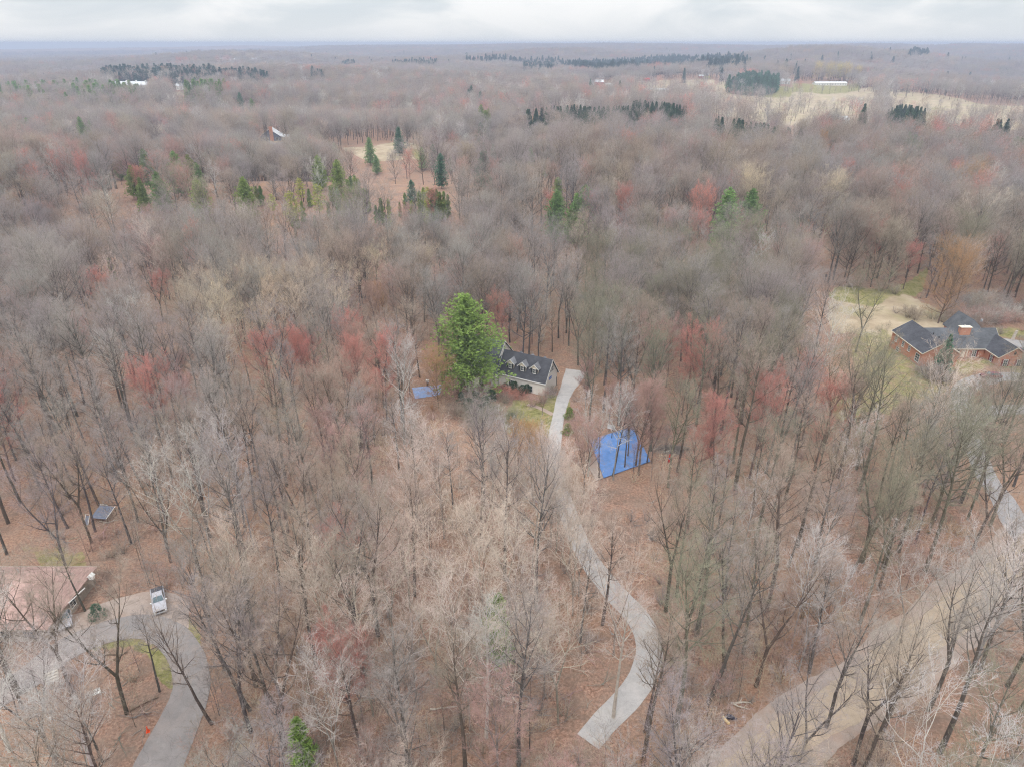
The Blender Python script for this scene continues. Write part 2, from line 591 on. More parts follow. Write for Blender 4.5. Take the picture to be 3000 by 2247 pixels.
VALLEY = poly_px([(2060, 262), (2160, 246), (2330, 262), (2560, 262), (2720, 276), (2860, 300), (3100, 312), (3100, 376), (2850, 382), (2600, 378), (2380, 376), (2200, 352), (2080, 310)])


def build_ground():
    az = np.concatenate([np.arange(-44, 44.01, .26), np.arange(48, 316, 4.0)])
    az = np.radians(az)
    rr = np.concatenate([[0.01], 18 * 1.0105 ** np.arange(0, 625)])
    rr = rr[rr < 9000]
    na, nrr = len(az), len(rr)
    A, Rr = np.meshgrid(az, rr)
    x, y = (Rr * np.sin(A)).ravel(), (Rr * np.cos(A)).ravel()
    z = hgt(x, y)
    idx = np.arange(na * nrr).reshape(nrr, na)
    nx = np.roll(idx, -1, axis=1)
    q = np.stack([idx[:-1], nx[:-1], nx[1:], idx[1:]], -1).reshape(-1, 4)
    me = bpy.data.meshes.new("ground")
    me.vertices.add(len(x))
    me.vertices.foreach_set("co", np.stack([x, y, z], -1).ravel().astype(np.float32))
    me.loops.add(q.size)
    me.loops.foreach_set("vertex_index", q[:, ::-1].ravel().astype(np.int32))
    me.polygons.add(len(q))
    me.polygons.foreach_set("loop_start", np.arange(0, q.size, 4, dtype=np.int32))
    me.update(calc_edges=True)
    me.shade_smooth()
    rr_ = np.hypot(x, y)
    am = np.clip(rr_ * .014 - 1.0, .22, 22)
    wx = x + am * (np.sin(x / (am * 3.1) + y / (am * 5.3)) + .6 * np.sin(y / (am * 1.7) + 1.0))
    wy = y + am * 1.6 * (np.sin(x / (am * 2.3) + 2.0) + .5 * np.sin((x - y) / (am * 1.3)))
    for nm, polys in (("field", FIELDS + [VALLEY]), ("grass", GRASS)):
        val = np.zeros(len(x), np.float32)
        for p in polys:
            val[in_poly(wx, wy, p)] = .55 if (nm == 'grass' and (p is GRASS[10] or p is GRASS[1])) else 1.0
        v2 = val.reshape(nrr, na).copy()
        v2[1:-1] = (v2[:-2] + 2 * v2[1:-1] + v2[2:]) / 4
        me.attributes.new(nm, 'FLOAT', 'POINT').data.foreach_set("value", v2.ravel())
    me.materials.append(M_GROUND)
    o = bpy.data.objects.new("ground", me)
    COL.objects.link(o)
    o["kind"] = "structure"


build_ground()


def ribbon(name, pts, widths, mat, up=.06, kind="structure", cross=6, ragged=.25, seed=1, lab=None):
    """A road laid over the land: its own edges wander a little."""
    line = smooth_line(pts, .9)
    n = len(line)
    w = np.interp(np.linspace(0, 1, n), np.linspace(0, 1, len(widths)), widths)
    r = np.random.RandomState(seed)
    jl, jr = (np.convolve(r.uniform(-1, 1, n + 8), np.ones(9) / 9, 'valid') * ragged * 2.2 for _ in range(2))
    vs, ev = [], []
    for i, p in enumerate(line):
        a, b = np.array(line[max(i - 1, 0)]), np.array(line[min(i + 1, n - 1)])
        t = (b - a) / (np.linalg.norm(b - a) + 1e-9)
        nv = np.array((-t[1], t[0]))
        for k in range(cross + 1):
            s_ = -1 + 2 * k / cross
            e = w[i] / 2 + (jr[i] if s_ > 0 else jl[i])
            q = np.array(p) + nv * s_ * e
            vs.append((q[0], q[1], float(hgt(q[0], q[1])) + up))
            ev.append(abs(s_))
    fs = [(i * (cross + 1) + k, i * (cross + 1) + k + 1, (i + 1) * (cross + 1) + k + 1, (i + 1) * (cross + 1) + k) for i in range(n - 1) for k in range(cross)]
    me = bpy.data.meshes.new(name)
    me.from_pydata(vs, [], fs)
    if mat: me.materials.append(mat)
    bm = bmesh.new(); bm.from_mesh(me); bmesh.ops.recalc_face_normals(bm, faces=bm.faces)
    if sum(f.normal.z for f in bm.faces) < 0:
        bmesh.ops.reverse_faces(bm, faces=bm.faces)
    bm.to_mesh(me); bm.free()
    o = bpy.data.objects.new(name, me)
    COL.objects.link(o)
    o["kind"] = kind
    return o


DRIVE = poly_px([(1722, 2172), (1775, 2110), (1840, 2045), (1888, 1970), (1902, 1890), (1870, 1810), (1800, 1735), (1725, 1640), (1682, 1550), (1645, 1440), (1622, 1350), (1628, 1270), (1645, 1180), (1672, 1120), (1690, 1085)])
GRAVEL = poly_px([(2110, 2330), (2270, 2190), (2420, 2090), (2600, 1955), (2760, 1830), (2880, 1730), (3000, 1620), (3140, 1500)])
LOOP = poly_px([(440, 2290), (500, 2170), (548, 2060), (562, 1990), (545, 1920), (500, 1862), (430, 1835), (350, 1842), (260, 1870), (170, 1915), (80, 1985), (-40, 2060), (-150, 2150)])
PARK = poly_px([(500, 1862), (470, 1800), (420, 1790), (330, 1800), (240, 1830), (185, 1840)])
BDRIVE = poly_px([(3060, 1640), (2985, 1550), (2935, 1460), (2890, 1400), (2858, 1310), (2832, 1220), (2818, 1160), (2840, 1128), (2900, 1108), (2960, 1104), (3080, 1112)])
BDRIVE2 = poly_px([(2850, 1240), (2900, 1205), (2960, 1200), (3080, 1200)])
BPARK = poly_px([(2945, 1008), (3000, 1015), (3120, 1030)])
ribbon("gravel_road_verge", GRAVEL, [10.0], M_DIRT, .05, ragged=.8, seed=2, cross=10)
ribbon("gravel_road", GRAVEL, [5.4], M_TAN, .09, ragged=.7, seed=3, cross=10)
ribbon("driveway", DRIVE, [3.4, 3.8, 4.0, 3.9, 3.4, 3.1, 2.9, 2.9, 3.0, 3.8, 6.5], M_DRIVE, .06, ragged=.16, seed=4)
ribbon("parking_apron", PARK, [5.5, 8.0, 8.0, 6.0, 5.0], M_DIRT, .05, ragged=.6, seed=6)
ribbon("loop_driveway", LOOP, [6.6, 5.8, 4.9, 4.7, 4.9, 5.0, 5.0, 5.0], M_ASPH, .08, ragged=.2, seed=5)
ribbon("brick_house_driveway", BDRIVE, [4.8, 4.6, 4.2, 4.2, 5.2, 5.4, 5.2], M_PAVE, .07, ragged=.25, seed=7)
ribbon("brick_house_driveway", BDRIVE2, [5.0], M_PAVE, .05, ragged=.3, seed=8)
ribbon("parking_pad", BPARK, [9.0], M_PAVE, .06, ragged=.2, seed=9)
ribbon("footpath", poly_px([(1545, 1185), (1580, 1195), (1620, 1215)]), [1.3], M_DIRT, .05, ragged=.1, seed=10)
ROADS = [(smooth_line(DRIVE, 4), 3.2), (smooth_line(GRAVEL, 4), 6.2), (smooth_line(LOOP, 4), 4.0), (smooth_line(PARK, 4), 4.5), (smooth_line(BDRIVE, 4), 4.2), (smooth_line(BDRIVE2, 4), 3.4), (smooth_line(BPARK, 4), 5)]

# ------------------------------------------------------------------ trees: solids along branches, many at once
def seg_mesh(name, segs, mats, sides_of=None):
    """segs rows: x0 y0 z0 x1 y1 z1 r0 r1 twig mat sides -> one mesh of tapered solid sticks."""
    S = np.array(segs, np.float64)
    allv, allf, alltw, allm, off = [], [], [], [], 0
    for ns in (3, 4, 6):
        Q = S[S[:, 10] == ns]
        if not len(Q):
            continue
        p0, p1 = Q[:, 0:3], Q[:, 3:6]
        d = p1 - p0
        d /= np.linalg.norm(d, axis=1, keepdims=True) + 1e-9
        ref = np.where(np.abs(d[:, 2:3]) < .9, np.array([[0, 0, 1.0]]), np.array([[1.0, 0, 0]]))
        a = np.cross(d, ref)
        a /= np.linalg.norm(a, axis=1, keepdims=True) + 1e-9
        b = np.cross(d, a)
        th = 2 * np.pi * np.arange(ns) / ns
        ring = a[:, None, :] * np.cos(th)[None, :, None] + b[:, None, :] * np.sin(th)[None, :, None]
        v = np.concatenate([p0[:, None, :] + ring * Q[:, 6, None, None], p1[:, None, :] + ring * Q[:, 7, None, None]], 1)
        n = len(Q)
        base = off + np.arange(n)[:, None, None] * (2 * ns)
        k = np.arange(ns)
        f = np.stack([k, (k + 1) % ns, ns + (k + 1) % ns, ns + k], -1)[None] + base
        allv.append(v.reshape(-1, 3)); allf.append(f.reshape(-1, 4))
        alltw.append(np.repeat(Q[:, 8], 2 * ns)); allm.append(np.repeat(Q[:, 9], ns))
        off += n * 2 * ns
    v, f, tw, mi = np.concatenate(allv), np.concatenate(allf), np.concatenate(alltw), np.concatenate(allm)
    me = bpy.data.meshes.new(name)
    me.vertices.add(len(v)); me.vertices.foreach_set("co", v.ravel().astype(np.float32))
    me.loops.add(f.size); me.loops.foreach_set("vertex_index", f.ravel().astype(np.int32))
    me.polygons.add(len(f)); me.polygons.foreach_set("loop_start", np.arange(0, f.size, 4, dtype=np.int32))
    for m in mats:
        me.materials.append(m)
    me.polygons.foreach_set("material_index", mi.astype(np.int32))
    me.update(calc_edges=True)
    me.attributes.new("twig", 'FLOAT', 'POINT').data.foreach_set("value", tw.astype(np.float32))
    return me


def norm(d):
    k = math.sqrt(d[0] * d[0] + d[1] * d[1] + d[2] * d[2]) or 1
    return (d[0] / k, d[1] / k, d[2] / k)


def grow(r, segs, p, d, L, rad, lvl, P):
    """One branch and everything that grows from it."""
    last = lvl >= P['depth']
    n = 2 if last else P['nseg'][lvl]
    tw = (.05, .35, .7, 1.0, 1.0)[lvl + (4 - 1 - P['depth'] if P['depth'] < 3 else 0)] if not last else 1.0
    ns = 3 if lvl >= 1 else 4
    pts, dirs = [p], [d]
    step = L / n
    up = P['up'][min(lvl, len(P['up']) - 1)]
    wob = P['wob']
    for i in range(n):
        d = norm((d[0] + r.uniform(-wob, wob), d[1] + r.uniform(-wob, wob), d[2] + r.uniform(-wob, wob) + up))
        q = (p[0] + d[0] * step, p[1] + d[1] * step, p[2] + d[2] * step)
        ra, rb = rad * (1 - .75 * i / n), rad * (1 - .75 * (i + 1) / n)
        segs.append((*p, *q, ra, rb, tw, 0, ns))
        p = q
        pts.append(p); dirs.append(d)
    if last:
        return
    nc = P['kids'][lvl]
    for k in range(nc):
        t = P['t0'] + (1 - P['t0']) * (k + r.random()) / nc
        i = min(int(t * n), n - 1)
        u = t * n - i
        a, b = pts[i], pts[i + 1]
        q = (a[0] + (b[0] - a[0]) * u, a[1] + (b[1] - a[1]) * u, a[2] + (b[2] - a[2]) * u)
        dd = dirs[i + 1]
        ang = r.uniform(*P['ang'])
        rv = norm((r.gauss(0, 1), r.gauss(0, 1), r.gauss(0, 1)))
        dot = rv[0] * dd[0] + rv[1] * dd[1] + rv[2] * dd[2]
        pv = norm((rv[0] - dot * dd[0], rv[1] - dot * dd[1], rv[2] - dot * dd[2]))
        c, s_ = math.cos(ang), math.sin(ang)
        nd = (dd[0] * c + pv[0] * s_, dd[1] * c + pv[1] * s_, dd[2] * c + pv[2] * s_)
        grow(r, segs, q, nd, L * r.uniform(*P['ratio']) * (1.15 - .55 * t), max(rad * .42 * (1.1 - .5 * t), P['rmin']), lvl + 1, P)


def hardwood(seed, H, cw, base, nl, P, r0=None, lean=0.0, fork=False):
    """A bare broadleaf tree: (trunk segments, crown segments)."""
    r = random.Random(seed)
    tr, cr = [], []
    r0 = r0 or .0125 * H
    az = r.uniform(0, 6.28)
    def stem(p, d, z1, ra, n):
        pts = [(p, ra)]
        for i in range(n):
            d = norm((d[0] + r.uniform(-.045, .045), d[1] + r.uniform(-.045, .045), d[2] + .06))
            st = (z1 - p[2]) / (n - i) / max(d[2], .3)
            p = (p[0] + d[0] * st, p[1] + d[1] * st, p[2] + d[2] * st)
            pts.append((p, ra * (1 - .86 * (i + 1) / n)))
        return pts
    d0 = norm((math.cos(az) * lean, math.sin(az) * lean, 1))
    stems = []
    if fork:
        fz = H * r.uniform(.22, .38)
        low = [((0, 0, -.5), r0 * 1.25)] + stem((0, 0, 0), d0, fz, r0 * 1.0, 3)
        low = [(p, max(ra, r0 * .8)) for p, ra in low]
        for (a, ra), (b, rb) in zip(low, low[1:]):
            tr.append((*a, *b, ra, rb, 0, 0, 6))
        for k in range(r.choice((2, 2, 3))):
            aa = az + k * 2.4 + r.uniform(-.4, .4)
            stems.append((stem(low[-1][0], norm((math.cos(aa) * .33, math.sin(aa) * .33, 1)), H * r.uniform(.82, .93), r0 * .66, 8), max(1, nl // 2 + 1), fz / H))
    else:
        stems.append(([((0, 0, -.5), r0 * 1.3)] + stem((0, 0, 0), d0, H * .92, r0, 10), nl, 0))
    for pts, n_l, z_from in stems:
        for (a, ra), (b, rb) in zip(pts, pts[1:]):
            tr.append((*a, *b, ra, rb, .0, 0, 6 if ra > .08 else 4))
        n = len(pts) - 1
        for k in range(n_l):
            t = max(base, z_from + .08) + (.99 - max(base, z_from + .08)) * ((k + r.random()) / n_l) ** .85
            z = t * H * .92
            i = 0
            while i < n - 1 and pts[i + 1][0][2] < z:
                i += 1
            a, b = pts[i], pts[i + 1]
            u = min(max((z - a[0][2]) / (b[0][2] - a[0][2] + 1e-6), 0), 1)
            q = tuple(a[0][j] + (b[0][j] - a[0][j]) * u for j in range(3))
            rad = a[1] + (b[1] - a[1]) * u
            th = az + k * 2.399 + r.uniform(-.5, .5)
            s_ = (t - base) / (1 - base)
            el = R(24 + 42 * s_ + r.uniform(-10, 12))
            prof = math.sin(math.pi * min(.98, .22 + .66 * s_)) ** .7
            L = cw / 2 * prof * r.uniform(.75, 1.2) / max(math.cos(el), .55) * (1 if len(stems) == 1 else .75)
            L = min(L, cw * .75)
            grow(r, cr, q, (math.cos(th) * math.cos(el), math.sin(th) * math.cos(el), math.sin(el)), L, max(min(rad * .62, .02 * L + .03) * P.get('thick', 1.0), P['rmin']), 0, P)
    return tr, cr


NEAR = dict(depth=3, nseg=(4, 3, 2), kids=(7, 6, 5), up=(.13, .12, .10, .07), wob=.16, ang=(R(26), R(58)), ratio=(.42, .66), t0=.16, rmin=.0095)
MID = dict(depth=2, nseg=(3, 2), kids=(6, 6), up=(.12, .1, .08), wob=.15, ang=(R(28), R(60)), ratio=(.40, .62), t0=.25, rmin=.018)
LOW = dict(depth=1, nseg=(2,), kids=(10,), up=(.1, .1), wob=.15, ang=(R(25), R(60)), ratio=(.45, .7), t0=.15, rmin=.045)


def conifer(seed, H, W, kind, dense=1.0, blade=.34, rb=.030):
    """An evergreen: trunk segments and needle segments."""
    r = random.Random(seed)
    tr, nd = [], []
    r0 = .0115 * H
    tr.append((0, 0, -.5, 0, 0, H * .5, r0 * 1.2, r0 * .6, .3, 0, 6))
    tr.append((0, 0, H * .5, 0, 0, H * .97, r0 * .6, .03, .3, 0, 4))
    def tuft(p, dirv, m, size, bright):
        for _ in range(m):
            v = norm((dirv[0] * .5 + r.gauss(0, .6), dirv[1] * .5 + r.gauss(0, .6), dirv[2] * .5 + r.gauss(0, .45) + .15))
            l_ = size * r.uniform(.6, 1.2)
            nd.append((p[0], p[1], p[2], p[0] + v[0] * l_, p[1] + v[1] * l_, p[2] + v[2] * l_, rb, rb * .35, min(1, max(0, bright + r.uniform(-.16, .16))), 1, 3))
    if kind == 'cedar':
        n = int(H * 55 * dense)
        for _ in range(n):
            t = r.random() ** 1.15
            z = H * (.06 + .93 * t)
            rad = W / 2 * (1 - t) ** .55 * (.55 + .45 * min(1, t * 8)) * (.8 + .3 * math.sin(z * 2.1 + seed))
            th = r.uniform(0, 6.28)
            q = rad * r.uniform(.55, 1.05)
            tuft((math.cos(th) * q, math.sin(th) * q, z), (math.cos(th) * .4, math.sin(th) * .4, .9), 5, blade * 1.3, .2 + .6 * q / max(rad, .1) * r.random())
        return tr, nd
    base = {'pine': .07, 'spruce': .04, 'sparse': .35}[kind]
    nw = int(H * {'pine': .85, 'spruce': 1.5, 'sparse': .55}[kind])
    for w in range(nw):
        t = base + (1 - base) * (w + r.random() * .6) / nw
        z = H * t
        s_ = (t - base) / (1 - base)
        if kind == 'pine':
            prof = (1 - s_ ** 2.1) ** .72 * (.84 + .16 * min(1, s_ * 3.2)) * (1 - .22 * s_)
        elif kind == 'spruce':
            prof = (1 - s_) ** .85
        else:
            prof = (1 - s_ ** 1.6) ** .6 * (.6 + .4 * min(1, s_ * 4))
        nb = {'pine': 7, 'spruce': 9, 'sparse': 5}[kind]
        off = r.uniform(0, 6.28)
        for k in range(nb):
            th = off + k * 6.283 / nb + r.uniform(-.3, .3)
            L = max(W / 2 * prof * r.uniform(.62, 1.15), .25)
            el = {'pine': R(8 + 38 * s_ + r.uniform(-8, 10)), 'spruce': R(-16 + 42 * s_ + r.uniform(-5, 5)), 'sparse': R(4 + 30 * s_ + r.uniform(-8, 8))}[kind]
            d = (math.cos(th) * math.cos(el), math.sin(th) * math.cos(el), math.sin(el))
            e = (d[0] * L, d[1] * L, d[2] * L + (.10 * L if kind != 'spruce' else .05 * L))
            tr.append((0, 0, z, e[0], e[1], z + e[2], .012 * L + .015, .012, .5, 0, 3))
            m = max(2, int(L * {'pine': 3.3, 'spruce': 3.6, 'sparse': 2.4}[kind] * dense))
            plume = r.uniform(-.16, .16)
            for j in range(m):
                u = (j + r.random()) / m
                u = .22 + .8 * u if kind != 'sparse' else .45 + .58 * u
                sp = .17 * L * (1.1 - abs(u - .6))
                q = (e[0] * u + r.gauss(0, sp), e[1] * u + r.gauss(0, sp), z + e[2] * u + r.gauss(0, .07 * L + .06))
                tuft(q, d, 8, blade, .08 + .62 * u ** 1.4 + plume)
    tuft((0, 0, H * .95), (0, 0, 1), 8, blade, .8)
    return tr, nd

# ------------------------------------------------------------------ buildings
def fbox(mb, face, at, a0, a1, z0, z1, d0, d1):
    """A box on a wall: face names the way the wall looks, a runs along it, d stands out of it."""
    lo, hi = sorted((at + d0 * (1 if face[0] == '+' else -1), at + d1 * (1 if face[0] == '+' else -1)))
    return mb.box(a0, a1, lo, hi, z0, z1) if face[1] == 'y' else mb.box(lo, hi, a0, a1, z0, z1)


def window(par, face, at, a, z, w=1.0, h=1.5, shutters=None, trim=None, grid=(2, 2), name='window'):
    trim = trim or M_WHITE
    f = MB()
    t = .09
    fbox(f, face, at, a - w / 2 - t, a + w / 2 + t, z - t * 1.6, z, 0, .09)
    fbox(f, face, at, a - w / 2 - t, a + w / 2 + t, z + h, z + h + t, 0, .08)
    for s in (-1, 1):
        e = sorted((a + s * w / 2, a + s * (w / 2 + t)))
        fbox(f, face, at, e[0], e[1], z, z + h, 0, .075)
    for i in range(1, grid[0]):
        x = a - w / 2 + w * i / grid[0]
        fbox(f, face, at, x - .022, x + .022, z, z + h, .02, .055)
    for i in range(1, grid[1]):
        q = z + h * i / grid[1]
        fbox(f, face, at, a - w / 2, a + w / 2, q - .03, q + .03, .02, .06)
    fr = f.build(name, trim, par)
    fbox(MB(), face, at, a - w / 2, a + w / 2, z, z + h, .005, .03).build('pane', M_GLASS, fr)
    if shutters:
        for s in (-1, 1):
            e = sorted((a + s * (w / 2 + t + .02), a + s * (w / 2 + t + .47)))
            fbox(MB(), face, at, e[0], e[1], z - .05, z + h + .05, 0, .06).build('shutter', shutters, par)
    return fr


def gable(par, x0, x1, y0, y1, z0, ze, zr, axis, wall, roof, over=.4, hip=(0, 0), trim=None, wname='wall', rname='roof'):
    """Walls and a pitched roof, ridge along axis; hip pulls a ridge end in."""
    if axis == 'x':
        a0, a1, b0, b1 = x0, x1, y0, y1
        P = lambda a, b, z: (a, b, z)
    else:
        a0, a1, b0, b1 = y0, y1, x0, x1
        P = lambda a, b, z: (b, a, z)
    m = (b0 + b1) / 2
    k = (zr - ze) / (b1 - m)
    zp = zr - .16
    sec = [(b0, z0), (b1, z0), (b1, ze), (m, zp if not any(hip) else ze), (b0, ze)]
    if any(hip):
        sec = [(b0, z0), (b1, z0), (b1, ze), (b0, ze)]
    w = MB()
    w.prism(sec, a0, a1, axis)
    wo = w.build(wname, wall, par)
    A0, A1, e = a0 - over, a1 + over, over
    zl = ze - e * k
    r = MB()
    t = .17
    for s, bo in ((-1, b0 - e), (1, b1 + e)):
        q = [P(A0, bo, zl), P(A1, bo, zl), P(A1 - hip[1], m, zr), P(A0 + hip[0], m, zr)]
        r.add(q + [(p[0], p[1], p[2] + t) for p in q], [(3, 2, 1, 0), (4, 5, 6, 7), (0, 1, 5, 4), (1, 2, 6, 5), (2, 3, 7, 6), (3, 0, 4, 7)])
    for s, A in ((0, A0), (1, A1)):
        if hip[s]:
            q = [P(A, b0 - e, zl), P(A, b1 + e, zl), P(A + (hip[0] if s == 0 else -hip[1]), m, zr)]
            r.add(q + [(p[0], p[1], p[2] + t * 1.02) for p in q], [(2, 1, 0), (3, 4, 5), (0, 1, 4, 3), (1, 2, 5, 4), (2, 0, 3, 5)])
    ro = r.build(rname, roof, par)
    if trim:
        f = MB()
        for bo, s in ((b0 - e, -1), (b1 + e, 1)):
            q = sorted((bo + s * .003, bo + s * .12))
            if axis == 'x':
                f.box(A0, A1, q[0], q[1], zl - .02, zl + t + .01)
            else:
                f.box(q[0], q[1], A0, A1, zl - .02, zl + t + .01)
        if not any(hip):
            for A, s in ((A0, -1), (A1, 1)):
                for b_, s2 in ((b0 - e, -1), (b1 + e, 1)):
                    c = [P(A + s * .003, b_, zl - .05), P(A + s * .003, m, zr - .05), P(A + s * .003, m, zr + t + .01), P(A + s * .003, b_, zl + t + .01)]
                    f.add(c + [(P(s * .06, 0, 0)[0] + p[0], P(s * .06, 0, 0)[1] + p[1], p[2]) for p in c], [(3, 2, 1, 0), (4, 5, 6, 7), (0, 1, 5, 4), (1, 2, 6, 5), (2, 3, 7, 6), (3, 0, 4, 7)])
        f.build('roof_trim', trim, ro)
    return wo, ro


# --- the grey house with dormers, in the middle of the wood
ch = thing('dormer_house', 'pale grey house with black shingle roof and dormers, beside the big green pine', 'house', (8.3, 155.9, 0), R(-28.7))
gable(ch, -13.4, 0, 0, 7.4, -.6, 4.0, 8.7, 'x', M_SIDING, M_SHINGLE, .4, trim=M_WHITE)
for front in (1, 0):
    for lx in (-3.4, -6.9, -10.4):
        y = lambda q: q if front else 7.4 - q
        d = MB()
        sec = [(lx - .95, 4.6), (lx + .95, 4.6), (lx + .95, 6.75), (lx, 7.6), (lx - .95, 6.75)]
        d.prism(sec, *sorted((y(.85), y(2.9))), 'y')
        do = d.build('dormer', M_CREAM if front else M_SIDING, ch)
        rf = MB()
        for s in (-1, 1):
            q = [(lx + s * 1.32, y(.55), 6.5), (lx + s * 1.32, y(2.35), 6.5), (lx, y(3.3), 7.72), (lx, y(.55), 7.72)]
            rf.add(q + [(p[0], p[1], p[2] + .13) for p in q], [(3, 2, 1, 0), (4, 5, 6, 7), (0, 1, 5, 4), (1, 2, 6, 5), (2, 3, 7, 6), (3, 0, 4, 7)])
        rf.build('dormer_roof', M_GREYROOF, do)
        if front:
            tr_ = MB()
            for s in (-1, 1):
                q = [(lx + s * 1.36, .545, 6.42), (lx, .545, 7.66), (lx, .545, 7.87), (lx + s * 1.36, .545, 6.63)]
                tr_.add(q + [(p[0], .49, p[2]) for p in q], [(3, 2, 1, 0), (4, 5, 6, 7), (0, 1, 5, 4), (1, 2, 6, 5), (2, 3, 7, 6), (3, 0, 4, 7)])
            tr_.build('dormer_trim', M_WHITE, do)
            window(ch, '-y', .85, lx, 5.35, .75, 1.15, M_DARKSH)
window(ch, '+x', 0, 3.3, 5.4, .7, 1.4, M_DARKSH)
window(ch, '+x', 0, 4.5, 5.4, .7, 1.4)
window(ch, '-y', 0, -4.2, .5, 1.3, 1.5, trim=M_METAL)
window(ch, '-y', 0, -9.2, .9, 1.1, 1.4, M_DARKSH)
sg = fbox(MB(), '+x', 0, 2.5, 3.9, 3.5, 4.25, .004, .05).build('sign_panel', M_BLUE, ch)
mk = MB()
for a, w_ in ((2.62, .14), (2.86, .10), (3.05, .2), (3.36, .08), (3.52, .24)):
    fbox(mk, '+x', .05, a, a + w_, 3.7, 4.05, .003, .012)
mk.build('sign_marking', M_COURTPALE, sg)
fbox(MB(), '+x', 0, 6.9, 7.0, 0, 2.6, .02, .12).build('downpipe', M_DARK, ch)
gable(ch, -18.2, -13.6, -1.6, 5.5, -.6, 3.4, 5.6, 'y', M_SIDING, M_SHINGLE2, .35, trim=M_WHITE, wname='porch_wall', rname='porch_roof')
gable(ch, -30.0, -16.2, 3.2, 12.6, -.6, 4.2, 9.0, 'x', M_SIDING, M_SHINGLE2, .4, trim=M_WHITE, wname='main_wall', rname='main_roof')
for a in (-28, -25.2, -22.4):
    window(ch, '-y', 3.2, a, 1.0, 1.1, 1.5, M_DARKSH)
MB().box(-31.1, -30.05, 5.0, 6.3, -.5, 9.3).box(-31.2, -29.98, 4.9, 6.4, 9.3, 9.5).build('chimney', M_BRICK, ch, .02)
MB().box(-17.0, -14.8, -1.9, -1.62, -.4, 1.1).build('brick_base', M_BRICK, ch)

# --- the brick house at the right edge
bh = thing('brick_house', 'long red brick house with dark slate roof and broad chimney', 'house', (0, 0, 0))
gable(bh, 113.6, 123.6, 173.6, 190.2, -2.2, 4.2, 7.3, 'y', M_BRICK, M_SHINGLE, .35, trim=M_CREAM, wname='wing_wall', rname='wing_roof')
gable(bh, 119.0, 139.6, 179.9, 190.3, -.8, 3.1, 7.0, 'x', M_BRICK, M_SHINGLE2, .45, trim=M_CREAM, wname='wall', rname='roof')
gable(bh, 135.2, 143.4, 173.8, 186, -.8, 3.0, 5.75, 'y', M_BRICK, M_SHINGLE, .4, trim=M_CREAM, wname='gable_wall', rname='gable_roof')
gable(bh, 133.6, 140.4, 186.5, 198, -.8, 3.4, 7.35, 'y', M_BRICK, M_SHINGLE2, .4, hip=(4.6, 0), wname='rear_wall', rname='rear_roof')
c = MB().box(128.8, 131.7, 183.1, 184.4, 4.9, 7.95).build('chimney', M_BRICK, bh, .03)
MB().box(128.6, 131.9, 182.9, 184.6, 7.95, 8.1).build('chimney_cap', M_CREAM, c)
MB().tube([(130.0, 183.8, 8.05), (130.0, 183.8, 8.5)], .16).build('flue', M_WHITE, c)
MB().box(128.7, 131.9, 182.72, 182.97, 5.42, 5.5).build('flashing', M_METAL, c)
for i, yy in enumerate((176.5, 179.4, 182.2, 185.4)):
    MB().tube([(120.6, yy, 6.0), (120.6, yy, 6.75)], .16).build('roof_vent', M_DARK, bh)
for yy in (175.6, 180.2, 183.6, 187.6):
    window(bh, '-x', 113.6, yy, 1.9 if yy > 176 else .9, 1.0 if yy > 176 else 1.9, 1.5 if yy > 176 else 2.2, grid=(2, 3))
window(bh, '-x', 113.6, 185.6, -1.1, 1.2, 1.9, grid=(2, 3), name='arched_window')
window(bh, '-y', 179.9, 127.2, .4, 1.5, 2.2, grid=(3, 3))
dr = fbox(MB(), '-y', 179.9, 128.6, 129.7, -.1, 2.2, .01, .08).build('door', M_CREAM, bh)
fbox(MB(), '-y', 179.82, 129.5, 129.58, .9, 1.1, .002, .06).build('handle', M_METAL, dr)
for a in (125.9, 130.0):
    fbox(MB(), '-y', 179.9, a, a + .22, -.2, 2.85, .1, .32).build('porch_post', M_CREAM, bh)
window(bh, '-y', 179.9, 132.3, .4, 1.1, 1.9, M_SHUTTER)
window(bh, '-x', 135.2, 176.6, .4, .9, 1.8, M_SHUTTER)
window(bh, '-y', 173.8, 137.4, .1, 1.1, 2.0, M_SHUTTER)
window(bh, '-y', 173.8, 141.2, .1, 1.1, 2.0, M_SHUTTER)
fbox(MB(), '-y', 173.8, 139.0, 139.6, 3.6, 4.5, .01, .05).build('gable_vent', M_DARK, bh)
MB().tube([(139.2, 190.5, 7.0), (139.2, 190.5, 7.7)], .3).build('roof_cowl', M_METAL, bh)

wk = thing('brick_walk', 'brick front walk from porch steps to the circular drive', 'walkway', (0, 0, 0))
MB().slab([(126.4, 179.2, .05), (130.2, 179.2, .05), (130.2, 177.6, .05), (126.4, 177.6, .05)], -.07).build('landing', M_BRICKWALK, wk)
MB().slab([(128.0, 177.6, .05), (129.7, 177.6, .05), (129.3, 169.2, .05), (127.6, 169.2, .05)], -.05).build('path', M_BRICKWALK, wk)

# --- the house under brown shingles at the left edge
lh = thing('brown_roofed_house', 'low house under a big pinkish brown shingle roof by the loop drive', 'house', (0, 0, 0))
gable(lh, -102, -69.6, 75.6, 88.2, -.4, 3.2, 7.2, 'x', M_WOOD, M_SHINGLE3, .6, hip=(7, 7), wname='wall', rname='roof', trim=M_WOOD)
for a in (-72.5, -76.0, -79.6):
    window(lh, '-y', 75.6, a, .8, 1.5, 1.5, grid=(3, 2), trim=M_WOOD)
window(lh, '+x', -69.6, 82, .9, 1.2, 1.4, trim=M_WHITE)
MB().tube([(-78, 84.0, 5.4), (-78, 84.0, 6.7)], .09).build('vent_pipe', M_METAL, lh)
MB().slab([(-69.0, 80.5, 2.9), (-68.3, 83.8, 2.9), (-68.3, 83.8, 3.03), (-69.0, 80.5, 3.03)], .1).build('gutter', M_WHITE, lh)


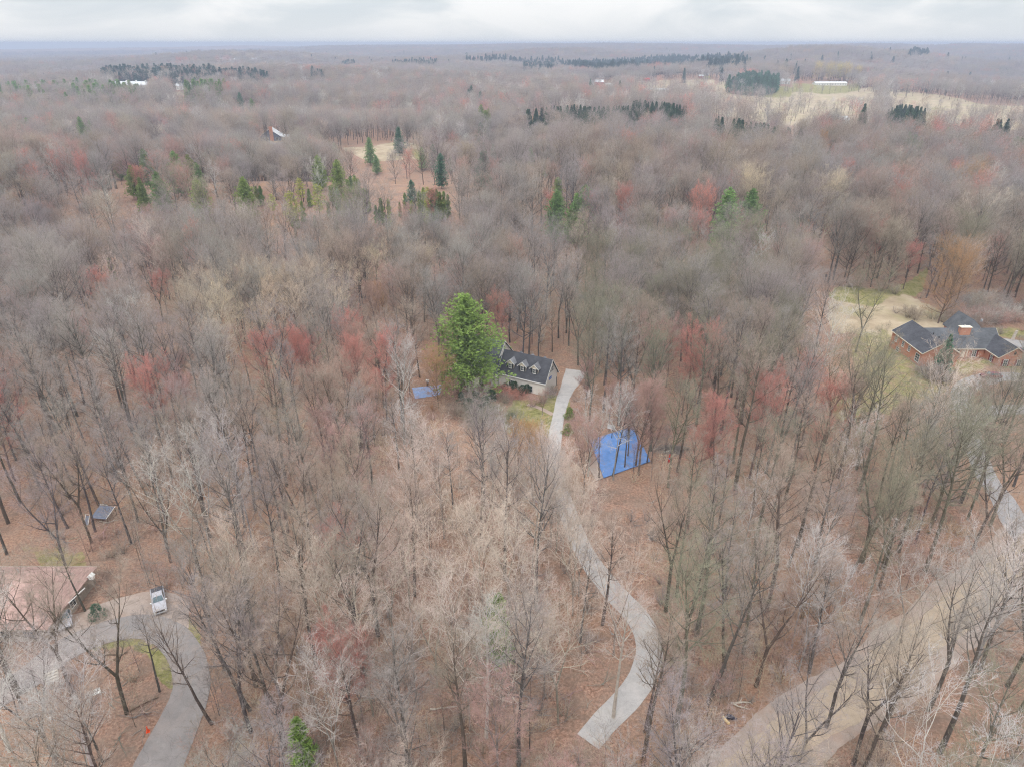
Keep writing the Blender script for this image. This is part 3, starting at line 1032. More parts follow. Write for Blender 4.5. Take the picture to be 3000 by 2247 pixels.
# --- far buildings, each at its own place
def far_house(name, label, cat, px, py, w, d, ze, zr, rz, wall, roof, group=None, chim=None, dorm=0, extra=None):
    p = GZ(px, py)
    t = thing(name, label, cat, p, R(rz), group)
    gable(t, -w / 2, w / 2, -d / 2, d / 2, -1.5, ze, zr, 'x', wall, roof, .5)
    for k in range(max(2, int(w / 5))):
        a = -w / 2 + w * (k + .5) / max(2, int(w / 5))
        window(t, '-y', -d / 2, a, .9, 1.2, 1.6, grid=(1, 1))
    if chim:
        MB().box(chim - .8, chim + .8, -d / 2 - .9, -d / 2 - .01, -1, zr + 1.3).build('chimney', M_BRICK, t)
    for k in range(dorm):
        a = -w / 2 + w * (k + .5) / dorm
        MB().prism([(a - 1.3, ze), (a + 1.3, ze), (a + 1.3, zr + .8), (a, zr + 2.0), (a - 1.3, zr + .8)], -1.3, 1.3, 'y').build('cupola', wall, t)
    return t


fh = thing('chimney_house', 'grey gabled house with tall red brick chimney alone in the far woods', 'house', GZ(797, 412), R(8))
gable(fh, -8.5, 8.5, -6, 9, -1.5, 4.2, 10.0, 'y', M_SLATEBL, M_TINROOF, .7, trim=M_WHITE)
MB().box(-.2, 2.8, -6.9, -6.02, -1, 12.0).build('chimney', M_BRICK, fh)
gable(fh, 8.5, 15, -1, 6, -1.5, 2.8, 4.4, 'x', M_SIDING, M_TINROOF, .4, wname='side_wall', rname='side_roof')
for a in (-5.5, -2.6, 5.5):
    window(fh, '-y', -6, a, .8, 1.8, 2.2, grid=(2, 2))
ribbon("far_driveway", poly_px([(770, 402), (785, 414), (800, 424), (835, 418)]), [5.0], M_PAVE, .25, ragged=.6, seed=21)
far_house('stable', 'long white stable with row of roof cupolas before the dark pine belt', 'stable', 390, 262, 62, 17, 6.0, 11.5, 0, M_WHITE, M_TINROOF, dorm=4)
far_house('farmhouse', 'small white farmhouse beside a lone dark tree, near the long stable', 'house', 545, 262, 26, 12, 5.0, 9.0, 8, M_WHITE, M_TINROOF)
far_house('greenhouse', 'long low white greenhouse roof at the foot of the tan field', 'greenhouse', 1922, 270, 44, 12, 3.0, 5.5, 3, M_WHITE, M_TINROOF)
far_house('red_barn', 'red barn between small white farm buildings below the bluish pines', 'barn', 1755, 252, 16, 10, 7.0, 11.0, 0, M_REDBARN, M_TINROOF)
far_house('farmhouse', 'white farmhouse just west of the red barn', 'house', 1728, 252, 15, 9, 6.0, 9.5, 6, M_WHITE, M_TINROOF)
far_house('shed', 'white farm shed just east of the red barn', 'shed', 1784, 254, 14, 8, 4.0, 6.0, 0, M_WHITE, M_TINROOF)
far_house('run_in_shed', 'tiny red field shelter at the west end of the tan hill field', 'shed', 1893, 239, 13, 8, 4.0, 6.0, 0, M_REDBARN, M_REDBARN)
far_house('silo_barn', 'pale blue barn with white domed end among thickets of the right valley', 'barn', 2462, 362, 15, 9, 4.0, 7.0, 20, M_TINROOF, M_TINROOF)
far_house('farmhouse', 'white house on the skyline field above the tan hill, by a red shed', 'house', 2065, 221, 15, 10, 7.0, 11.0, 4, M_WHITE, M_TINROOF)
far_house('shed', 'red shed beside the white house above the tan hill', 'shed', 2054, 230, 10, 7, 4.0, 6.5, 0, M_REDBARN, M_TINROOF)
far_house('farmhouse', 'pale house at the edge of the round pine clump', 'house', 2298, 247, 18, 10, 6.0, 9.5, -6, M_WHITE, M_TINROOF)
far_house('riding_arena', 'long white roofed arena in front of the yellow willows', 'arena', 2430, 250, 62, 16, 3.5, 6.0, 2, M_WHITE, M_TINROOF)
far_house('farmhouse', 'white house alone in the hazy woods beyond the dark pine belt', 'house', 822, 198, 34, 14, 6.0, 10, 0, M_WHITE, M_TINROOF)
far_house('warehouse', 'very long white roof in the haze near the left skyline', 'building', 700, 179, 130, 40, 6.0, 9.0, 0, M_WHITE, M_TINROOF)
far_house('farmhouse', 'pale green roofed house between bluish pines in the middle distance', 'house', 1290, 193, 50, 18, 6.0, 10, 0, M_WHITE, M_TINROOF)
far_house('farmhouse', 'grey green roofed house at the track below the round pine clump', 'house', 2178, 258, 16, 10, 4.5, 7.5, 25, M_WHITE, M_TINROOF)


# ------------------------------------------------------------------ vehicles
def wheel(par, x, y, r=.36, w=.26):
    t = MB().tube([(x, y - w / 2, r), (x, y + w / 2, r)], r, 16).build('tyre', M_BLACK, None, .02)
    t.name = 'wheel'
    t.parent = par
    s = 1 if y > 0 else -1
    MB().tube([(x, y + s * (w / 2 - .01), r), (x, y + s * (w / 2 + .012), r)], r * .6, 12).build('rim', M_METAL, t)


def vehicle(name, label, cat, loc, rz, paint, kind, group=None):
    t = thing(name, label, cat, loc, rz, group)
    L, Wd = (5.7, 2.0) if kind == 'pickup' else (4.9, 1.88)
    l0, l1 = -L / 2, L / 2
    if kind == 'pickup':
        prof = [(l0, .45), (l1 - .1, .42), (l1, .62), (l1 - .03, .98), (l1 - .25, 1.12), (.95, 1.2), (l0, 1.16)]
        cab = ((-1.05, 1.0, -.9, .9), 1.17, (-.85, .28, -.72, .72), 1.88)
    else:
        prof = [(l0, .38), (l1, .38), (l1 + .02, .66), (l1 - .25, .90), (.85, 1.02), (l0 + .1, 1.05), (l0 - .02, .8)]
        cab = ((-2.25, 1.05, -.84, .84), 1.02, (-1.75, .35, -.66, .66), 1.66)
    MB().prism(prof, -Wd / 2, Wd / 2, 'y').build('body', paint, t, .05)
    (a0, a1, b0, b1), z0, (c0, c1, d0, d1), z1 = cab
    co = MB().frustum((a0, a1, b0, b1), z0, (c0, c1, d0, d1), z1).build('cabin', paint, t, .05)
    def pane(q, nm):
        q = [Vector(p) for p in q]
        m = sum(q, Vector()) / 4
        q = [m + (p - m) * .86 for p in q]
        nv = (q[1] - q[0]).cross(q[2] - q[0]).normalized()
        if nv.dot(m - Vector((0, 0, 1.3))) < 0:
            nv = -nv
            q = q[::-1]
        MB().slab([p + nv * .004 for p in q], .018).build(nm, M_BLUEGL, co)
    pane([(a1, b0, z0), (a1, b1, z0), (c1, d1, z1), (c1, d0, z1)], 'windscreen')
    pane([(a0, b0, z0), (a0, b1, z0), (c0, d1, z1), (c0, d0, z1)], 'rear_window')
    for y0, y1 in ((b0, d0), (b1, d1)):
        pane([(a0, y0, z0), (a1, y0, z0), (c1, y1, z1), (c0, y1, z1)], 'side_window')
    if kind == 'pickup':
        MB().box(l0 + .12, -1.1, -.86, .86, 1.17, 1.24).build('load_bed_cover', M_BEDGREY, t)
        MB().box(l1 - .02, l1 + .03, -.75, .75, .70, .93).build('grille', M_DARK, t)
        MB().box(l1 - .1, l1 + .14, -.98, .98, .45, .62).build('bumper', M_METAL, t, .03)
        MB().box(l0 - .1, l0 - .005, -.95, .95, .5, .66).build('bumper', M_METAL, t, .02)
    else:
        MB().box(l1 - .02, l1 + .06, -.5, .5, .5, .66).build('grille', M_DARK, t)
    for s in (-1, 1):
        MB().box(l1 - .1, l1 + .045, s * .78 - .15, s * .78 + .15, .7 if kind == 'pickup' else .66, .9 if kind == 'pickup' else .8).build('headlight', M_WHITE, t, .02)
        MB().box(l0 - .05, l0 + .02, s * .85 - .08, s * .85 + .08, .75, 1.05).build('tail_light', M_RED, t)
        MB().box(.78, 1.0, *sorted((s * (Wd / 2 - .02), s * (Wd / 2 + .24))), 1.12, 1.34).build('mirror', paint if kind != 'pickup' else M_WHITE, t, .03)
        for x in (l1 - .95, l0 + 1.05):
            wheel(t, x, s * (Wd / 2 - .12), .4 if kind == 'pickup' else .34)
    return t


def at(px, py, up=0.0):
    p = GZ(px, py)
    p.z += up
    return p


vehicle('pickup_truck', 'silver pickup truck with dark covered bed parked where the loop drive bends', 'pickup truck', at(468, 1768, .06), R(-60), M_SILVER, 'pickup')
vehicle('parked_car', 'silver car with glossy white roof beside the brown roofed house', 'car', at(193, 1818, .07), R(-57), M_SILVER, 'car')
vehicle('parked_car', 'maroon car at the end of the brick front walk', 'car', (129.0, 166.6, .08), R(176), M_MAROON, 'car')
vehicle('parked_car', 'dark red car on the pale parking pad past the brick gable', 'car', at(3003, 1036, .08), R(185), M_MAROON, 'car')

# ------------------------------------------------------------------ the court, the pool and what stands about
A_, B_, C_, D_ = (Vector((*G(*p), 0)) for p in ((1728, 1290), (1856, 1250), (1904, 1352), (1769, 1402)))
ctz = float(hgt(24, 129)) + .12
cx = (A_ + B_ + C_ + D_) / 4
ux, uy = ((B_ - A_) + (C_ - D_)) / 2, ((D_ - A_) + (C_ - B_)) / 2
ct = thing('sports_court', 'bright blue sports court showing between bare trunks', 'sports court', (cx.x, cx.y, ctz), 0)
q = lambda a, b, z=0: (ux.x * a + uy.x * b, ux.y * a + uy.y * b, z)
MB().slab([q(-.5, -.5), q(.5, -.5), q(.5, .5), q(-.5, .5)], -.1).build('surface', M_COURT, ct)
MB().slab([q(-.72, -.05, -.03), q(-.51, -.05, -.03), q(-.51, .5, -.03), q(-.66, .5, -.03)], -.1).build('apron', M_DIRT, ct)
hp = GZ(1792, 1285)
bk = thing('basketball_hoop', 'basketball hoop with white backboard at the far edge of the blue court', 'basketball hoop', (hp.x, hp.y, hp.z), R(-120))
MB().tube([(0, 0, -.2), (0, 0, 3.2), (.7, 0, 3.5)], .08, 8).build('pole', M_DARK, bk)
MB().box(.7, .76, -.92, .92, 2.9, 4.0).build('backboard', M_WHITE, bk)
MB().tube([(.99 + .22 * math.cos(t), .22 * math.sin(t), 3.05) for t in np.linspace(0, 6.283, 13)], .02, 5).build('rim', M_ORANGE, bk)

pl = thing('covered_pool', 'small pool under a pale blue cover beside the big pine', 'pool', (-22, 158.6, .10))
MB().prism([(-4.2, 2.0), (3.6, 3.8), (3.4, -2.0), (-2.6, -4.2)], -.2, .04, 'z').build('cover', M_POOL, pl)
MB().prism([(-4.9, 2.3), (4.2, 4.4), (4.0, -2.5), (-3.0, -4.9)], -.3, -.05, 'z').build('coping', M_STONE, pl)
ur = thing('garden_urn', 'small white garden urn on a dark stand behind the blue pool cover', 'urn', at(1253, 1130))
MB().tube([(0, 0, 0), (0, 0, .9)], [.3, .22], 8).build('stand', M_DARK, ur)
MB().tube([(0, 0, .9), (0, 0, 1.1), (0, 0, 1.5), (0, 0, 1.7)], [.18, .42, .5, .38], 10).build('bowl', M_WHITE, ur)

bn = thing('garden_bench', 'white garden bench facing the leaf covered island of the loop drive', 'bench', at(275, 2040), R(32))
MB().box(-.95, .95, -.25, .25, .42, .48).build('seat', M_WHITE, bn)
b_ = MB()
for k in range(3):
    b_.box(-.95, .95, .24, .29, .56 + k * .15, .66 + k * .15)
b_.build('backrest', M_WHITE, bn)
for sx in (-.88, .88):
    MB().box(sx - .05, sx + .05, -.26, .31, 0, .42).box(sx - .04, sx + .04, -.26, .24, .62, .68).build('leg', M_WHITE, bn)


def cone(label, p):
    t = thing('traffic_cone', label, 'traffic cone', p, .4)
    MB().box(-.24, .24, -.24, .24, 0, .05).build('base', M_ORANGE, t)
    MB().tube([(0, 0, .04), (0, 0, .42), (0, 0, .95)], [.2, .12, .04], 12).build('cone', M_ORANGE, t)
    MB().tube([(0, 0, .95), (0, 0, 1.0)], [.06, .05], 10).build('tip', M_ORANGE, t)


cone('orange cone at the edge of the loop drive, uphill of the bottom corner', at(434, 2142))
cone('orange cone nearest the bottom left corner of the view', at(33, 2252))

ps = thing('playset', 'slate blue covered playset with white rails among bare trunks', 'playset', at(306, 1518), R(-8))
MB().slab([(-1.5, -1.4, 1.0), (1.6, -1.4, 1.0), (1.6, 1.5, 1.75), (-1.5, 1.5, 1.75)], .08).build('cover', M_SLATEBL, ps)
for sx in (-1.45, 1.55):
    for sy in (-1.35, 1.45):
        MB().box(sx - .06, sx + .06, sy - .06, sy + .06, 0, 1.0 if sy < 0 else 1.72).build('leg', M_WOOD, ps)
MB().tube([(-2.4, -2.4, .1), (-2.4, -1.3, 1.7), (-1.6, -1.3, 1.7), (-1.6, -2.4, .1)], .05, 6).build('slide_rail', M_WHITE, ps)
MB().slab([(-2.35, -2.4, .1), (-1.65, -2.4, .1), (-1.65, -1.3, 1.4), (-2.35, -1.3, 1.4)], .05).build('slide', M_SLATEBL, ps)
MB().tube([(1.7, 1.5, 1.9), (1.75, -1.5, 1.2)], .07, 6).build('top_rail', M_WHITE, ps)
MB().tube([(-1.5, 1.5, 1.95), (-.2, 1.55, 2.0), (.1, 1.5, 1.95)], .06, 6).build('back_rail', M_WHITE, ps)

lp = thing('lamp_post', 'slim dark lamp post with white head on the kerbed bed beside the loop drive', 'lamp post', at(132, 1866))
MB().tube([(0, 0, 0), (0, 0, .35)], [.4, .3], 9).build('stone_base', M_STONE, lp)
MB().tube([(0, 0, .3), (0, 0, 2.4)], .05, 7).build('pole', M_DARK, lp)
MB().tube([(0, 0, 2.4), (0, 0, 2.5), (0, 0, 2.85), (0, 0, 2.95)], [.1, .2, .2, .05], 8).build('lamp_head', M_WHITE, lp)

bb = thing('birdhouse', 'white birdhouse on a thin pole over the lawn behind the pickup truck', 'birdhouse', at(282, 1730))
MB().tube([(0, 0, 0), (0, 0, 2.6)], .05, 6).build('pole', M_WOOD, bb)
MB().box(-.35, .35, -.3, .3, 2.6, 3.2).build('box', M_WHITE, bb)
MB().prism([(-.5, 3.2), (.5, 3.2), (0, 3.65)], -.42, .42, 'y').build('roof', M_WHITE, bb)

stp = thing('garden_steps', 'pale stone steps from the loop drive to the wooded island', 'steps', at(150, 1985), R(35))
for k in range(4):
    MB().box(-.9, .9, -.9 + k * .55, -.5 + k * .55, -.1, .12 + .03 * k).build('step', M_STONE, stp, .02)

bf = thing('bird_feeder', 'small black bird feeder on a pole at the far corner of the tan field', 'bird feeder', at(2417, 826))
MB().tube([(0, 0, 0), (0, 0, 2.2)], .06, 6).build('pole', M_DARK, bf)
MB().tube([(0, 0, 1.7), (0, 0, 2.6), (0, 0, 2.8)], [.32, .32, .1], 8).build('feeder', M_DARK, bf)

ty = thing('toy_tower', 'red and blue plastic toy tower by the brush heap beside the blue court', 'toy', at(1961, 1352))
MB().box(-.25, .25, -.25, .25, 0, .7).build('base', M_RED, ty, .04)
MB().box(-.2, .2, -.2, .2, .7, 1.15).build('middle', M_BLUE, ty, .04)
MB().tube([(0, 0, 1.15), (0, 0, 1.7), (0, 0, 1.95)], [.26, .26, .05], 8).build('top', M_RED, ty)
rb = thing('trash_bag', 'dark navy rubbish bag lying against a yellow log end at the road edge', 'bag', at(2137, 2104))
MB().tube([(-.5, 0, .18), (-.25, .05, .34), (.15, 0, .36), (.5, -.12, .22), (.7, -.2, .12)], [.1, .34, .33, .24, .08], 9).build('sack', M_NAVY, rb)
MB().tube([(.66, -.2, .12), (.8, -.25, .2), (.86, -.2, .3)], [.05, .06, .09], 6).build('knot', M_NAVY, rb)
lg = thing('cut_log', 'short yellow freshly cut log beside the navy rubbish bag', 'log', at(2126, 2112), R(-62))
MB().tube([(-.6, 0, .2), (.6, 0, .2)], [.2, .2], 10).build('log', M_CUTWOOD, lg)
MB().tube([(-.6, 0, .2), (-.63, 0, .2)], [.19, .18], 10).build('cut_face', M_CREAM, lg)


def fallen(label, a, b, r, mat=M_BARKLOG, name='fallen_log', cat='log', branch=True, seed=3):
    pa, pb = GZ(*a), GZ(*b)
    t = thing(name, label, cat, pa)
    d = pb - pa
    rr = random.Random(seed)
    pts = [d * k / 5 + Vector((rr.uniform(-.12, .12), rr.uniform(-.12, .12), r * .8 + .05)) for k in range(6)]
    MB().tube(pts, [r * (1 - .1 * k) for k in range(6)], 8).build('trunk', mat, t)
    if branch:
        for k in range(3):
            p = pts[2 + k]
            s = rr.choice((-1, 1))
            MB().tube([p, p + Vector((d.x * .15 - s * d.y * .12, d.y * .15 + s * d.x * .12, .25)), p + Vector((d.x * .22 - s * d.y * .25, d.y * .22 + s * d.x * .25, .3))], [r * .4, r * .28, r * .1], 6).build('branch', mat, t)


LG = 'fallen logs on the leaf litter'
fallen('dark rotten log on the red leaves inside the loop of the drive', (335, 1935), (372, 1910), .17, M_BARKLOG)
fallen('long pale brown log lying along the lower edge of the loop island', (382, 2082), (466, 2040), .16, M_BARKLOG, seed=5)
fallen('pale fallen limb on the leaves well left of the driveway end', (1258, 2080), (1340, 2072), .14, M_STONE, seed=6)
fallen('pale straight log end-on to the road above the navy rubbish bag', (2140, 2060), (2200, 2058), .16, M_STONE, seed=7)
fallen('thinner pale log crossing below another, above the navy rubbish bag', (2148, 2064), (2190, 2078), .12, M_STONE, seed=8)
fallen('bleached limb lying under the trees east of the lower driveway bend', (1700, 1790), (1736, 1782), .10, M_STONE, seed=9)
fallen('bare pale log lying in front of the brush heap right of the blue court', (1944, 1326), (1985, 1318), .2, M_STONE, seed=10)
bp = thing('brush_heap', 'grey heap of cut branches right of the blue court', 'brush heap', GZ(1965, 1318))
r_ = random.Random(4)
hs = []
for _ in range(420):
    x, y = r_.gauss(0, 2.0), r_.gauss(0, 1.0)
    z = max(.05, 1.1 * math.exp(-(x / 2.4) ** 2 - (y / 1.2) ** 2) * r_.random())
    a, l_ = r_.gauss(.1, .5), r_.uniform(.8, 2.4)
    hs.append((x, y, z, x + math.cos(a) * l_, y + math.sin(a) * l_, z + r_.uniform(-.1, .3), .035, .015, .6, 0, 4))
o = bpy.data.objects.new('branches', seg_mesh('branches', hs, [BARK]))
COL.objects.link(o); o.parent = bp
o['tint'], o['bark'] = [.30, .26, .235], [.22, .19, .17]
o['kind'] = 'stuff'
st = thing('dead_stump', 'tall pale dead stump in the grass beyond the brick gable', 'stump', at(2966, 996))
MB().tube([(0, 0, -.2), (.15, 0, 1.2), (.5, .1, 2.8), (.7, .1, 3.2)], [.5, .42, .36, .22], 9).build('trunk', M_STONE, st)
MB().tube([(.35, .1, 2.1), (1.0, .1, 2.9)], [.16, .07], 7).build('snag', M_STONE, st)
fe = thing('rail_fence', 'low pale rail fence along the grass behind the brick house', 'fence', at(2985, 992))
for k in range(6):
    MB().box(k * 3 - .06, k * 3 + .06, -.06, .06, -.2, 1.15).build('post', M_WOOD, fe)
for z in (.5, .95):
    MB().box(0, 15, -.03, .03, z - .06, z + .06).build('rail', M_WOOD, fe)

# ------------------------------------------------------------------ tree kinds (one of each is grown, the rest are copies)
TREES = {}          # kind -> list of (form word, trunk mesh, crown mesh, height, crown width)


def add_proto(kind, form, H, cw, segs):
    tr, cr = segs
    TREES.setdefault(kind, []).append((form, seg_mesh(kind + "_trunk", tr, [BARK]), seg_mesh(kind + "_crown", cr, [BARK, NEEDLE]), H, cw))


for i, (form, H, cw, base, nl, fork, lean) in enumerate([
        ('slender', 23, 6.5, .45, 17, False, .02), ('straight', 25, 8, .42, 19, False, .03), ('broad crowned', 23, 14, .30, 26, False, .04),
        ('forked', 23, 10, .36, 20, True, .05), ('leaning', 23, 8, .42, 17, False, .17), ('tall narrow', 27, 7.5, .48, 18, False, .02),
        ('twin stemmed', 24, 10.5, .38, 22, True, .03), ('short', 18, 8.5, .36, 17, False, .05), ('round topped', 21, 13, .32, 27, False, .03), ('slim', 20, 5.2, .44, 14, False, .06)]):
    add_proto('bare_tree', form, H, cw, hardwood(100 + i, H, cw, base, nl, NEAR, fork=fork, lean=lean))
PALE = dict(NEAR, kids=(6, 5, 4), wob=.15, thick=1.4, rmin=.0115, ang=(R(26), R(55)), up=(.12, .13, .12, .1))
for i, (form, H, cw, base, nl, fork) in enumerate([('tall', 24, 10, .40, 17, False), ('spreading', 22, 12, .38, 18, True), ('upright', 23, 9, .42, 16, False), ('crooked', 21, 11, .36, 17, True)]):
    add_proto('pale_tree', form, H, cw, hardwood(200 + i, H, cw, base, nl, PALE, r0=.17, fork=fork, lean=.04))
REDP = dict(NEAR, kids=(8, 7, 5), up=(.2, .18, .14, .1), ang=(R(20), R(48)), rmin=.012, wob=.13)
for i, (form, H, cw, base, nl, fork) in enumerate([('rounded', 18, 10.5, .24, 22, True), ('oval', 19, 9, .26, 22, False), ('bushy', 14, 9, .16, 20, True)]):
    add_proto('red_maple', form, H, cw, hardwood(300 + i, H, cw, base, nl, REDP, fork=fork))
DOME = dict(NEAR, kids=(7, 6, 5), up=(.14, .12, .1, .06), ang=(R(24), R(55)), rmin=.016, wob=.15)
for i, (form, H, cw, nl) in enumerate([('wide domed', 21, 18, 26), ('dense domed', 19, 15, 26)]):
    add_proto('domed_tree', form, H, cw, hardwood(350 + i, H, cw, .12, nl + 8, DOME))
SHR = dict(depth=2, nseg=(3, 2), kids=(7, 6), up=(.1, .08, .05), wob=.22, ang=(R(25), R(70)), ratio=(.4, .65), t0=.1, rmin=.014)


def shrub(seed, H, W, P=SHR, n=22):
    r = random.Random(seed)
    tr, cr = [], []
    for k in range(n):
        th, el = r.uniform(0, 6.28), R(r.uniform(22, 80))
        q = r.uniform(0, W * .16)
        tr.append((math.cos(th) * q, math.sin(th) * q, -.3, math.cos(th) * q, math.sin(th) * q, .15, .05, .04, .2, 0, 4))
        L = H * .8 * math.sin(el) + W * .42 * math.cos(el)
        grow(r, cr, (math.cos(th) * q, math.sin(th) * q, .1), (math.cos(th) * math.cos(el), math.sin(th) * math.cos(el), math.sin(el)), L, .03, 0, P)
    return tr, cr


for i, (form, H, W) in enumerate([('low', 2.6, 5.0), ('rounded', 3.6, 5.0), ('spreading', 3.2, 7.0)]):
    add_proto('bare_shrub', form, H, W, shrub(400 + i, H, W))
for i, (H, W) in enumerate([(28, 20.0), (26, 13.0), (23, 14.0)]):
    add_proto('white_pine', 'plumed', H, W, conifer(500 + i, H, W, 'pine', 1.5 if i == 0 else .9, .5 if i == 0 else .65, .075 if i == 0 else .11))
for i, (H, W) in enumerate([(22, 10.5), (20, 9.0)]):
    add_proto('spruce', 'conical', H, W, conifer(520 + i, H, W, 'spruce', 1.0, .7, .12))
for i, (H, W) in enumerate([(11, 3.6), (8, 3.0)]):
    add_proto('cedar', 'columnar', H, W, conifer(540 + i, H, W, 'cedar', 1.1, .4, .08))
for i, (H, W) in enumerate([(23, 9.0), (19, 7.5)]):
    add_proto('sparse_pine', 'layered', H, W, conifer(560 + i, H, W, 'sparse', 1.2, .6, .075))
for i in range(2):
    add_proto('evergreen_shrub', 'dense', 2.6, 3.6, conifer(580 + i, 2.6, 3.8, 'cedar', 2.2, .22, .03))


def one_mesh(kind, segs):
    tr, cr = segs
    o = bpy.data.objects.new(kind, seg_mesh(kind, tr + cr, [BARK, NEEDLE]))
    return o


def proto_of(kind, i):
    """Trunk and crown of a grown tree joined, for the uncountable wood."""
    form, a, b, H, cw = TREES[kind][i]
    me = bpy.data.meshes.new(kind + "_whole")
    bm = bmesh.new()
    bm.from_mesh(a); bm.from_mesh(b)
    bm.to_mesh(me); bm.free()
    me.materials.append(BARK); me.materials.append(NEEDLE)
    return bpy.data.objects.new(kind + "_whole", me)


MIDP = dict(NEAR, kids=(7, 6, 4), rmin=.016)
mid = [one_mesh('mid_tree', hardwood(600 + i, H, cw, .30, 24, MIDP, fork=(i % 2 == 1))) for i, (H, cw) in enumerate([(22, 13), (21, 15), (23, 12), (19, 12), (22, 16)])]
LOWP = dict(MID, kids=(7, 6), rmin=.034)
low = [one_mesh('low_tree', hardwood(620 + i, H, cw, .30, 18, LOWP, fork=(i % 2 == 1))) for i, (H, cw) in enumerate([(21, 15), (20, 14), (22, 13), (18, 15)])]


def grove(seed):
    r = random.Random(seed)
    tr, cr = [], []
    for k in range(13):
        x, y = r.uniform(-20, 20), r.uniform(-20, 20)
        a, b = hardwood(seed * 50 + k, r.uniform(15, 23), r.uniform(11, 15), .25, 10, dict(LOW, kids=(12,), rmin=.085), r0=.3)
        for src, dst in ((a, tr), (b, cr)):
            dst += [(s[0] + x, s[1] + y, s[2], s[3] + x, s[4] + y, s[5], *s[6:]) for s in src]
    return tr, cr


groves = [one_mesh('grove', grove(70 + i)) for i in range(4)]
SAP = dict(depth=2, nseg=(3, 2), kids=(5, 4), up=(.12, .08), wob=.2, ang=(R(25), R(60)), ratio=(.35, .6), t0=.2, rmin=.010)
saps = [one_mesh('sapling', hardwood(640 + i, H, cw, .2, 14, SAP, r0=.04)) for i, (H, cw) in enumerate([(7, 4.2), (5, 4.0), (10, 4.2)])]
bushes = [one_mesh('thicket', shrub(660 + i, 2.0, 3.4, dict(SHR, depth=1, kids=(8,)), 12)) for i in range(2)]
far_con = [one_mesh('far_spruce', conifer(680, 21, 8, 'spruce', .28, 1.1, .12)), one_mesh('far_pine', conifer(681, 24, 10, 'pine', .26, 1.2, .16)), one_mesh('far_pine', conifer(682, 21, 9, 'pine', .26, 1.2, .16))]


def stick(seed):
    r = random.Random(seed)
    tr, cr = [], []
    for k in range(3):
        a = r.uniform(0, 6.28)
        grow(r, cr, (r.uniform(-.6, .6), r.uniform(-.6, .6), .08), (math.cos(a), math.sin(a), .03), r.uniform(1.6, 4.2), r.uniform(.03, .075), 0, dict(SHR, depth=1, kids=(5,), up=(0, .02), wob=.12, rmin=.012))
    return tr, cr


sticks = [one_mesh('fallen_branch', stick(670 + i)) for i in range(3)]


def scatter(name, protos, rows, kind='stuff'):
    """What nobody could count: ONE object whose points carry the grown shapes. rows: x y z rot scale index tint(3) bark(3)."""
    A = np.array(rows, np.float32)
    me = bpy.data.meshes.new(name)
    me.vertices.add(len(A))
    me.vertices.foreach_set("co", A[:, :3].ravel())
    for nm, ty, sl, prop in (("turn", 'FLOAT_VECTOR', None, "vector"), ("size", 'FLOAT', A[:, 4], "value"), ("which", 'INT', A[:, 5].astype(np.int32), "value"),
                             ("tint", 'FLOAT_COLOR', np.c_[A[:, 6:9], np.ones(len(A))], "color"), ("bark", 'FLOAT_COLOR', np.c_[A[:, 9:12], np.ones(len(A))], "color")):
        if nm == "turn":
            sl = np.c_[np.zeros((len(A), 2)), A[:, 3]]
        at = me.attributes.new(nm, ty, 'POINT')
        at.data.foreach_set(prop, np.ascontiguousarray(sl).ravel())
    me.materials.append(BARK)
    o = bpy.data.objects.new(name, me)
    COL.objects.link(o)
    o["kind"] = kind
    g = bpy.data.node_groups.new(name, 'GeometryNodeTree')
    g.interface.new_socket(name="Geometry", in_out='INPUT', socket_type='NodeSocketGeometry')
    g.interface.new_socket(name="Geometry", in_out='OUTPUT', socket_type='NodeSocketGeometry')
    gi, go = g.nodes.new('NodeGroupInput'), g.nodes.new('NodeGroupOutput')
    jn = g.nodes.new('GeometryNodeGeometryToInstance')
    for p in protos[::-1]:      # the socket hands them on last link first
        oi = g.nodes.new('GeometryNodeObjectInfo')
        oi.inputs["Object"].default_value = p
        g.links.new(oi.outputs["Geometry"], jn.inputs[0])
    ip = g.nodes.new('GeometryNodeInstanceOnPoints')
    ip.inputs["Pick Instance"].default_value = True
    def attr(nm, ty):
        a = g.nodes.new('GeometryNodeInputNamedAttribute')
        a.data_type = ty
        a.inputs["Name"].default_value = nm
        return a.outputs["Attribute"]
    g.links.new(gi.outputs[0], ip.inputs["Points"])
    g.links.new(jn.outputs[0], ip.inputs["Instance"])
    g.links.new(attr("which", 'INT'), ip.inputs["Instance Index"])
    g.links.new(attr("size", 'FLOAT'), ip.inputs["Scale"])
    g.links.new(attr("turn", 'FLOAT_VECTOR'), ip.inputs["Rotation"])
    g.links.new(ip.outputs[0], go.inputs[0])
    md = o.modifiers.new("scatter", 'NODES')
    md.node_group = g
    return o


# ------------------------------------------------------------------ where the trees stand
TINT = {'grey': (.425, .378, .345), 'brown': (.465, .38, .31), 'mauve': (.42, .37, .35), 'tan': (.68, .54, .40), 'green': (.33, .31, .225),
        'red': (.66, .30, .245), 'rose': (.56, .355, .305), 'orange': (.55, .315, .165), 'pale': (.69, .56, .485), 'white': (.64, .60, .56), 'gold': (.70, .56, .22)}
BARKC = {'grey': (.125, .108, .095), 'brown': (.125, .10, .08), 'mauve': (.12, .105, .10), 'tan': (.50, .41, .31), 'green': (.17, .155, .115),
         'red': (.19, .14, .12), 'rose': (.2, .155, .135), 'orange': (.19, .145, .105), 'pale': (.60, .51, .43), 'white': (.58, .545, .505), 'gold': (.3, .24, .13)}
PINE_T = {'bright': (.235, .37, .095), 'pine': (.175, .285, .105), 'bluish': (.10, .20, .135), 'dark': (.055, .105, .058), 'yellow': (.37, .41, .11), 'olive': (.23, .30, .09), 'far': (.05, .11, .10)}


